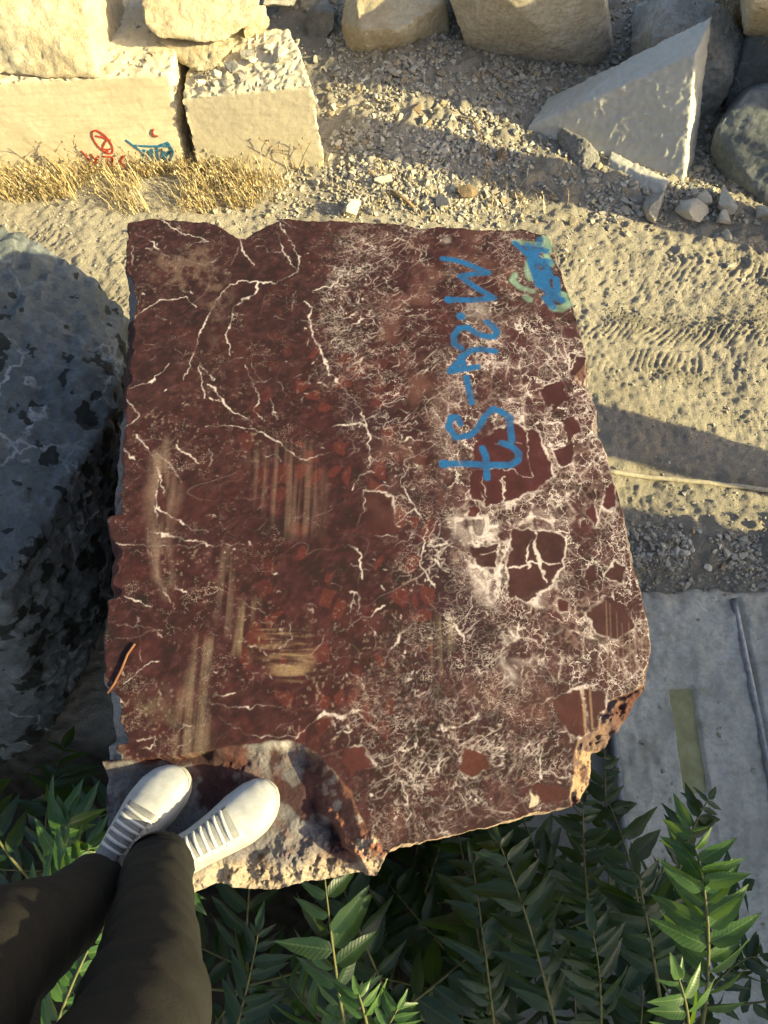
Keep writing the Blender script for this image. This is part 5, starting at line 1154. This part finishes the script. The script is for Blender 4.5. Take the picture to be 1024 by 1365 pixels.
shoot('small bright leafy shoot at the bottom edge below the red block', -0.03, -0.62, 1.0, 3, 0.35, 0.11, 6,
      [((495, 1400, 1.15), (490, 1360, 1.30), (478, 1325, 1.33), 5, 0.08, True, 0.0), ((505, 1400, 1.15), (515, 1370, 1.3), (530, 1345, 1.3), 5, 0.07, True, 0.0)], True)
shoot('shaded leafy shoot in the gap between spotted boulder and red block', -0.78, 0.02, 0.55, 6, 0.42, 0.11, 7,
      [((70, 1200, 0.7), (75, 1130, 0.95), (95, 1085, 0.9), 7, 0.12, True, 0.0)])
shoot('sunlit leafy shoot behind the left trouser leg', -0.72, -0.30, 0.95, 5, 0.42, 0.125, 8,
      [((40, 1240, 1.0), (70, 1170, 1.12), (120, 1130, 1.05), 6, 0.13, True, 0.1), ((60, 1420, 1.0), (85, 1320, 1.15), (140, 1225, 1.1), 8, 0.12, True, 0.0)], True)
shoot('dark leafy shoot low under the person at bottom left', -0.42, -0.50, 0.6, 6, 0.45, 0.12, 9)
shoot('dark leafy shoot tucked low against the near face of the block', 0.12, -0.30, 0.45, 6, 0.40, 0.11, 10)
shoot('dark low shoot under the right part of the near edge', 0.42, -0.26, 0.45, 6, 0.40, 0.105, 11)
shoot('dense dark shoot at the bottom edge right of centre', 0.42, -0.75, 0.75, 6, 0.48, 0.12, 12)
shoot('dark shoot at the bottom edge between the bright tips', 0.16, -0.80, 0.70, 6, 0.48, 0.12, 13)
shoot('low shoot right of the dense ones at the bottom edge', 0.72, -0.72, 0.65, 6, 0.44, 0.11, 14)
shoot('low shaded shoot at the far left under the boulder', -1.15, -0.22, 0.45, 6, 0.42, 0.11, 15)

# ------------------------------------------------------------------ unseen stone blocks right of the frame, placed to shade road, plants and gravel
def caster(label, x0, x1, c0, c1, h, seed, mat='lime_saw_b'):
    """unseen block shaped to shade one strip; left face at x0; c = y + 0.30 x stays constant along the sun's direction"""
    y0, y1 = c0 - 0.30 * x0, c1 - 0.30 * x0
    sh = -0.30 * (x1 - x0); pts = [(x, y + (sh if x == x1 else 0), z) for (x, y, z) in box_pts(x0, x1, y0, y1, -0.2, h)]; return R('limestone_block', label, 'stone block', pts, M[mat], 'unseen shadow-casting blocks beyond the right edge', size=0.03, amp=0.02, freq=3, seed=seed)
caster('unseen tall wide limestone block placed to shade the sunken concrete and plants', 3.2, 5.0, -3.2, 1.60, 2.42, 201)
caster('unseen narrow limestone slab placed to cast the shadow band on the road', 3.05, 3.5, 1.86, 2.13, 1.45, 202)
caster('unseen low limestone block placed to shade the gravel before the triangular slab', 2.75, 3.6, 3.36, 3.63, 1.5, 203, 'lime_rough')
caster('unseen broad limestone block placed to shade the gravel behind the triangular slab', 3.1, 4.6, 3.90, 6.4, 1.6, 204, 'lime_rough')

# ------------------------------------------------------------------ the person taking the picture
ZF = TOP - LEDGE + 0.001
person = empty('person', (-0.44, -0.09, ZF))
tag(person, 'person in black jeans and white sneakers standing on the broken corner of the red block', 'person')
def shoe(key, side):
    heel, toe = SHOES[key]; ax = toe - heel; L = np.linalg.norm(ax); ay = ax / L; axx = np.array([ay[1], -ay[0]])     # local x to the right of the toe direction
    ki = [0, .012, .04, .1, .25, .4, .55, .70, .82, .91, .965, .99, 1]; kw = [0, .016, .026, .033, .035, .0345, .040, .0475, .047, .039, .026, .013, 0]
    def hw(t): return np.interp(t, ki, kw)
    def cl(t): return side * (0.010 * np.sin(math.pi * np.clip(t, 0, 1)) - 0.006 * t ** 3)
    def W(x, t, z): return np.array([*(heel + ay * (t * L) + axx * x), ZF + z])
    root = empty('shoe', (heel[0], heel[1], ZF)); root.parent = person; root.location = (heel[0] - person.location.x, heel[1] - person.location.y, 0)
    # sole
    ts = (1 - np.cos(np.linspace(0, math.pi, 34))) / 2; ring = [(cl(t) + hw(t), t) for t in ts] + [(cl(t) - hw(t), t) for t in ts[::-1][1:-1]]
    ring = np.array(ring); n = len(ring); mm = np.stack([ring[:, 0], ring[:, 1] * L], 1); T = np.roll(mm, -1, 0) - np.roll(mm, 1, 0); T /= np.linalg.norm(T, axis=1)[:, None]; NN = np.stack([T[:, 1], -T[:, 0]], 1)
    if ((mm + NN - mm.mean(0)) ** 2).sum() < ((mm - NN - mm.mean(0)) ** 2).sum(): NN = -NN
    V = []
    lev = [(0.0, -0.002), (0.004, 0.002), (0.014, 0.0045), (0.0155, 0.0025), (0.017, 0.0025), (0.0185, 0.0045), (0.029, 0.003), (0.033, -0.001), (0.033, -0.008)]
    for z, e in lev:
        q = mm + NN * e
        up = 0.006 * sstep(0.82, 1.0, ring[:, 1])
        V += [W(a, b / L, z + u * (1 if z < 0.004 else 0.6)) for (a, b), u in zip(q, up)]
    F = grid_faces(len(lev), n, 0, True).tolist() + [list(range(n))[::-1], list(range((len(lev) - 1) * n, len(lev) * n))]
    obj('sole', V, F, M['rubber'], root, (heel[0], heel[1], ZF))
    # upper
    hi = [0, .03, .10, .20, .30, .36, .45, .58, .70, .80, .90, .96, 1]; hh = [.062, .072, .078, .074, .076, .082, .078, .062, .050, .043, .036, .026, .008]
    def H(t): return np.interp(t, hi, hh)
    ts = (1 - np.cos(np.linspace(0.06, math.pi - 0.02, 56))) / 2; an = np.linspace(0, math.pi, 33); V = []
    def up_pt(t, a, off=0.0):
        c, s_ = math.cos(a), math.sin(a); pin = 1 - 0.22 * sstep(0.75, 0.25, t) * s_ ** 2
        x = cl(t) + (hw(t) * 0.985 + off) * np.sign(c) * abs(c) ** 0.75 * pin; z = 0.026 + (H(t) + off) * s_ ** 0.85
        z += 0.0016 * math.sin(70 * t + 5 * a) * s_ * (0.3 if t > 0.72 else 1.0) * sstep(0.35, 0.5, t)
        return W(x, t, z)
    for t in ts:
        V += [up_pt(t, a) for a in an]
    F = []
    for q in grid_faces(len(ts), len(an)).tolist():
        r_, c_ = divmod(q[0], len(an)); t, a = ts[r_], an[c_]
        if 0.035 < t < 0.335 and 0.85 < a < math.pi - 0.90: continue
        F.append(q)
    up = obj('upper', V, F, M['leather'], root, (heel[0], heel[1], ZF))
    md = up.modifiers.new('thick', 'SOLIDIFY'); md.thickness = 0.0035; md.offset = -1
    # padded collar, tongue, seams, laces
    rim = [up_pt(t, 0.85) for t in np.linspace(0.06, 0.33, 12)] + [up_pt(0.335, a) for a in np.linspace(0.85, math.pi - 0.9, 8)][1:-1] + [up_pt(t, math.pi - 0.88) for t in np.linspace(0.33, 0.06, 12)] + [up_pt(0.04, a) for a in np.linspace(math.pi - 0.9, 0.85, 8)][1:]
    Vt, Ft = tube(rim + [rim[0]], 0.0042, 8, False); obj('collar', Vt, Ft, M['lining'], root, (heel[0], heel[1], ZF))
    Vg = []; tt = np.linspace(0.27, 0.69, 10); aa = np.linspace(1.05, math.pi - 1.05, 9)
    for t in tt: Vg += [up_pt(t, a, 0.0022) + (0, 0, 0.020 * sstep(0.40, 0.27, t)) for a in aa]
    tg = obj('tongue', Vg, grid_faces(10, 9), M['tongue'], root, (heel[0], heel[1], ZF)); md = tg.modifiers.new('thick', 'SOLIDIFY'); md.thickness = 0.004
    for t0 in (0.735,):
        sm = [up_pt(t0 - 0.10 * math.cos(a) ** 2, a, 0.0006) for a in np.linspace(0.35, math.pi - 0.35, 22)]
        Vs, Fs = tube(sm, 0.0013, 6); obj('toe_seam', Vs, Fs, M['lining'], root, (heel[0], heel[1], ZF))
    for k, a0 in ((1, 0.80), (-1, math.pi - 0.80)):
        sm = [up_pt(t, a0 + k * 0.10 * math.sin(8 * t), 0.0008) for t in np.linspace(0.36, 0.70, 16)]
        Vs, Fs = tube(sm, 0.0016, 6); obj('eyelet_seam', Vs, Fs, M['lining'], root, (heel[0], heel[1], ZF))  # eyestay seams, dark to stand for the shaded gap beside the tongue
    jn = [W(a, b / L, 0.0335 + 0.0036 * float(sstep(0.82, 1.0, b / L))) for (a, b) in mm + NN * 0.0012]
    Vs, Fs = tube(jn + [jn[0]], 0.0016, 6, False); obj('welt_seam', Vs, Fs, M['lining'], root, (heel[0], heel[1], ZF))
    for k in range(6):
        for a_e in (0.90, math.pi - 0.90):
            p_e = up_pt(0.405 + 0.047 * k, a_e, 0.0008); Vs, Fs = tube([p_e, p_e + (0, 0, 0.0016)], 0.0032, 8); obj('eyelet', Vs, Fs, M['lining'], root, (heel[0], heel[1], ZF))
        t = 0.405 + 0.047 * k
        ln = [up_pt(t + 0.010 * (j / 9), 0.98 + (math.pi - 1.96) * j / 9, 0.0062 if 0 < j < 9 else 0.0002) for j in range(10)]
        Vs, Fs = tube(ln, 0.0034, 7); obj('lace', Vs, Fs, M['lace'], root, (heel[0], heel[1], ZF))
        e = [up_pt(t, 0.98, 0.0002), up_pt(t + 0.012, 0.86, 0.0030), up_pt(t + 0.030, 0.84, 0.0030), up_pt(t + 0.047, 0.98, 0.0006)]
        Vs, Fs = tube(e, 0.0026, 6); obj('lace', Vs, Fs, M['lace'], root, (heel[0], heel[1], ZF))
    return root
shoe('l', -1); shoe('r', 1)
def v2(key, f): h_, t_ = SHOES[key]; return h_ + (t_ - h_) * f
AN = {'l': v2('l', 0.19), 'r': v2('r', 0.20)}
KN = {'l': P(-28, 1302, z=ZF + 0.50), 'r': P(190, 1375, z=ZF + 0.50)}
HP = {'l': np.array([-0.450, -0.33, ZF + 0.88]), 'r': np.array([-0.275, -0.37, ZF + 0.88])}
# body: one continuous skin-modifier figure
bm_v = []; bm_e = []; bm_r = []
def jv(p, r): bm_v.append(tuple(p)); bm_r.append(r if isinstance(r, tuple) else (r, r)); return len(bm_v) - 1
def ch(ids):
    for a_, b_ in zip(ids[:-1], ids[1:]): bm_e.append((a_, b_))
pel = jv((-0.362, -0.37, ZF + 0.96), (0.14, 0.10)); ch1 = jv((-0.365, -0.38, ZF + 1.15), (0.13, 0.10)); ch2 = jv((-0.365, -0.37, ZF + 1.33), (0.13, 0.09)); nk = jv((-0.362, -0.345, ZF + 1.46), 0.055); hd = jv((-0.355, -0.315, ZF + 1.57), (0.072, 0.085)); ht = jv((-0.352, -0.305, ZF + 1.68), (0.06, 0.07))
ch([pel, ch1, ch2, nk, hd, ht]); ns = jv((-0.33, -0.235, ZF + 1.575), 0.014); ch([hd, ns])
for k in ('l', 'r'):
    a3 = np.array([*AN[k], ZF + 0.085]); hpx = jv(HP[k], 0.085); kn = jv(KN[k], 0.055); cf = jv(KN[k] * 0.6 + a3 * 0.4 + (0, -0.012, 0), 0.048); an_ = jv(a3 + (0, 0, 0.03), 0.034); ft = jv(np.array([*v2(k, 0.30), ZF + 0.05]), 0.026); tp = jv(np.array([*v2(k, 0.72), ZF + 0.036]), (0.026, 0.012)); ch([pel, hpx, kn, cf, an_, ft, tp])
PHN = CAM - _a * 0.012
for sgn in (-1, 1):
    sh = jv((-0.365 + sgn * 0.175, -0.375 + (0.01 if sgn < 0 else -0.01), ZF + 1.37), 0.055); el_ = jv((-0.365 + sgn * 0.22 + 0.06, -0.43, ZF + 1.10), 0.042)
    pc = PHN + np.array([0.012 + sgn * 0.052, 0, 0]) - _u * 0.10 - _a * 0.012; wr = pc + np.array([sgn * 0.012, -0.075, -0.02]); ww = jv(wr, 0.027); pm = jv(pc, (0.020, 0.032)); ch([ch2, sh, el_, ww, pm])
    for i in range(4):                                            # fingers curl behind the phone
        b0 = pc + _u * (-0.03 + 0.022 * i); lf = (0.8, 0.95, 1.0, 0.9)[i]
        f1 = jv(b0 + np.array([sgn * 0.004, 0, 0]) + _a * 0.016, 0.0085); f2 = jv(b0 + np.array([-sgn * 0.020 * lf, 0, 0]) + _a * 0.026, 0.0080); f3 = jv(b0 + np.array([-sgn * 0.040 * lf, 0, 0]) + _a * 0.022, 0.0070); ch([pm, f1, f2, f3])
    t1 = jv(pc + _u * 0.03 - _a * 0.018 - np.array([sgn * 0.010, 0, 0]), 0.0105); t2 = jv(pc + _u * 0.045 - _a * 0.022 - np.array([sgn * 0.032, 0, 0]), 0.009); ch([pm, t1, t2])
me = bpy.data.meshes.new('body'); me.from_pydata([tuple(np.array(p) - np.array(person.location)) for p in bm_v], bm_e, []); me.update(); me.materials.append(M['skin'])
body = bpy.data.objects.new('body', me); link(body, person)
md = body.modifiers.new('skin', 'SKIN'); md.use_smooth_shade = True; md.branch_smoothing = 0.4
for sv, r_ in zip(me.skin_vertices[0].data, bm_r): sv.radius = r_
me.skin_vertices[0].data[0].use_root = True
md = body.modifiers.new('sub', 'SUBSURF'); md.levels = 2; md.render_levels = 2
# trousers: tapered legs with creases, joined at the hips
def leg_cloth(k, seed):
    a3 = np.array([*AN[k], ZF + 0.095]); pts = [a3, a3 + (KN[k] - a3) * 0.35 + (0, -0.01, 0), KN[k] + (0, 0.012, 0), KN[k] * 0.5 + HP[k] * 0.5 + (0, 0.012, 0), HP[k]]
    rad = [0.055, 0.064, 0.080, 0.092, 0.112]; n = 90; t = np.linspace(0, 4, n); pp = np.stack([np.interp(t, range(5), [p[j] for p in pts]) for j in range(3)], 1)
    for _ in range(10): pp[1:-1] = (pp[:-2] + 2 * pp[1:-1] + pp[2:]) / 4
    rr = np.interp(t, range(5), rad); m_ = 56; V = []
    T = np.gradient(pp, axis=0); T /= np.linalg.norm(T, axis=1)[:, None]
    for i in range(n):
        a = np.cross(T[i], (0, 1.0, 0)); a /= np.linalg.norm(a); b_ = np.cross(a, T[i]); an = np.linspace(0, 2 * math.pi, m_, endpoint=False)
        V.append(pp[i] + rr[i] * (np.cos(an)[:, None] * a + np.sin(an)[:, None] * b_))
    V = np.array(V); nrm = V - pp[:, None]; nrm /= np.linalg.norm(nrm, axis=2)[..., None]
    q = V.copy(); q[..., 2] *= 2.6
    f = fbm(q.reshape(-1, 3), 8, 3, seed).reshape(n, m_); g = 1 - np.abs(fbm(q.reshape(-1, 3) + 5, 11, 3, seed + 3).reshape(n, m_)) * 2
    amp = 0.004 + 0.007 * np.exp(-((t - 0.25) / 0.45) ** 2) + 0.006 * np.exp(-((t - 2.0) / 0.5) ** 2)
    V = V + nrm * (amp[:, None] * (0.6 * f + 0.55 * g))[..., None]
    hem = V[:1] - nrm[:1] * 0.004
    V = np.concatenate([hem + (0, 0, 0.02), hem, V]); return V.reshape(-1, 3), grid_faces(n + 2, m_, 0, True)
rings = []
for z, rx, ry, cx_, cy_ in ((0.80, 0.175, 0.115, -0.362, -0.35), (0.86, 0.185, 0.128, -0.362, -0.355), (0.94, 0.178, 0.128, -0.362, -0.365), (1.02, 0.165, 0.118, -0.363, -0.37), (1.04, 0.16, 0.112, -0.363, -0.372)):
    an = np.linspace(0, 2 * math.pi, 40, endpoint=False); rings.append(np.stack([cx_ + rx * np.cos(an), cy_ + ry * np.sin(an), np.full(40, ZF + z)], 1))
Vp = np.concatenate(rings); Fp = grid_faces(5, 40, 0, True).tolist() + [list(range(40))[::-1]]
V, F = merge([leg_cloth('l', 301), leg_cloth('r', 302), (Vp, Fp)])
obj('trousers', V, F, M['denim'], person, (-0.44, -0.09, ZF))
# jersey over torso and arms
jvv = [(-0.362, -0.372, ZF + 0.98), (-0.365, -0.38, ZF + 1.15), (-0.365, -0.37, ZF + 1.34), (-0.362, -0.352, ZF + 1.43)]; jr = [(0.185, 0.13), (0.17, 0.125), (0.16, 0.11), (0.062, 0.062)]; je = [(0, 1), (1, 2), (2, 3)]
for sgn in (-1, 1):
    b0 = len(jvv); pc = PHN + np.array([0.012 + sgn * 0.052, 0, 0]) - _u * 0.10 - _a * 0.012; wr = pc + np.array([sgn * 0.014, -0.10, -0.027])
    jvv += [(-0.365 + sgn * 0.175, -0.375, ZF + 1.37), (-0.365 + sgn * 0.22 + 0.06, -0.43, ZF + 1.10), tuple(wr)]; jr += [(0.07, 0.07), (0.054, 0.054), (0.036, 0.036)]; je += [(2, b0), (b0, b0 + 1), (b0 + 1, b0 + 2)]
me = bpy.data.meshes.new('jersey'); me.from_pydata([tuple(np.array(p) - np.array(person.location)) for p in jvv], je, []); me.update(); me.materials.append(M['knit'])
jo = bpy.data.objects.new('jersey', me); link(jo, person); md = jo.modifiers.new('skin', 'SKIN'); md.use_smooth_shade = True
for sv, r_ in zip(me.skin_vertices[0].data, jr): sv.radius = r_
me.skin_vertices[0].data[0].use_root = True
md = jo.modifiers.new('sub', 'SUBSURF'); md.levels = 2; md.render_levels = 2
# hair, ears, eyes, mouth
hc = np.array([-0.358, -0.325, ZF + 1.625]); fwd = np.array([0.62, 0.62, -0.48]); fwd /= np.linalg.norm(fwd)
th_, ph_ = np.meshgrid(np.linspace(0, 1.75, 14), np.linspace(0, 2 * math.pi, 28, endpoint=False), indexing='ij')
Vh = np.stack([np.sin(th_) * np.cos(ph_) * 0.094, np.sin(th_) * np.sin(ph_) * 0.105, np.cos(th_) * 0.105], -1).reshape(-1, 3)
Vh = Vh * (1 + 0.05 * fbm(Vh, 40, 3, 5))[:, None] + hc - fwd * 0.022 * np.array([1, 1, 0]) + (0, 0, 0.008); obj('hair', Vh, grid_faces(14, 28, 0, True), M['hair'], person, hc)
sdv = np.cross(fwd, (0, 0, 1)); sdv /= np.linalg.norm(sdv); upv = np.cross(sdv, fwd)
def blob(name, c, r3, mat):
    t_, p_ = np.meshgrid(np.linspace(0.05, math.pi - 0.05, 9), np.linspace(0, 2 * math.pi, 14, endpoint=False), indexing='ij')
    loc = np.stack([np.sin(t_) * np.cos(p_) * r3[0], np.sin(t_) * np.sin(p_) * r3[1], np.cos(t_) * r3[2]], -1).reshape(-1, 3)
    obj(name, c + loc[:, :1] * sdv + loc[:, 1:2] * fwd + loc[:, 2:] * upv, grid_faces(9, 14, 0, True), mat, person, c)
M['eye'] = plain_mat('eye', (0.5, 0.5, 0.48), 0.2, 0.5, 20, 0.1); M['lip'] = plain_mat('lip', (0.38, 0.16, 0.13), 0.5, 0.4, 60, 0.15)
hx = np.array([-0.355, -0.312, ZF + 1.585])
for sg in (-1, 1):
    blob('eye', hx + fwd * 0.072 + sdv * 0.031 * sg + upv * 0.018, (0.014, 0.008, 0.010), M['eye']); blob('ear', hx + sdv * 0.076 * sg - fwd * 0.005, (0.009, 0.020, 0.030), M['skin'])
blob('mouth', hx + fwd * 0.074 - upv * 0.045, (0.024, 0.008, 0.008), M['lip'])
# the phone whose camera takes the picture
ex = np.array([1.0, 0, 0]); pcn = PHN + ex * 0.012 - _u * 0.055; Vq = []
def rr_ring(w, h, r_, n=6):
    out = []
    for cx_, cy_, a0 in ((w - r_, h - r_, 0), (-w + r_, h - r_, 1), (-w + r_, -h + r_, 2), (w - r_, -h + r_, 3)):
        out += [(cx_ + r_ * math.cos(a0 * math.pi / 2 + k * math.pi / 2 / (n - 1)), cy_ + r_ * math.sin(a0 * math.pi / 2 + k * math.pi / 2 / (n - 1))) for k in range(n)]
    return out
for dz, sh_ in ((-0.004, 0.001), (-0.003, 0.0), (0.003, 0.0), (0.004, 0.001)):
    Vq += [pcn + ex * a_ + _u * b_ + _a * dz for a_, b_ in rr_ring(0.036 - sh_, 0.074 - sh_, 0.010)]
Fq = grid_faces(4, 24, 0, True).tolist() + [list(range(24))[::-1], list(range(72, 96))]
ph = obj('phone', Vq, Fq, M['phone'], None, pcn); tag(ph, 'black phone held out in both hands above the red block', 'phone')
lens = [PHN + ex * 0.008 * math.cos(a_) + _u * 0.008 * math.sin(a_) + _a * dz for dz in (0.003, 0.006) for a_ in np.linspace(0, 2 * math.pi, 20, endpoint=False)]
obj('camera_lens', lens, grid_faces(2, 20, 0, True).tolist() + [list(range(20, 40))], M['phone'], ph, PHN)
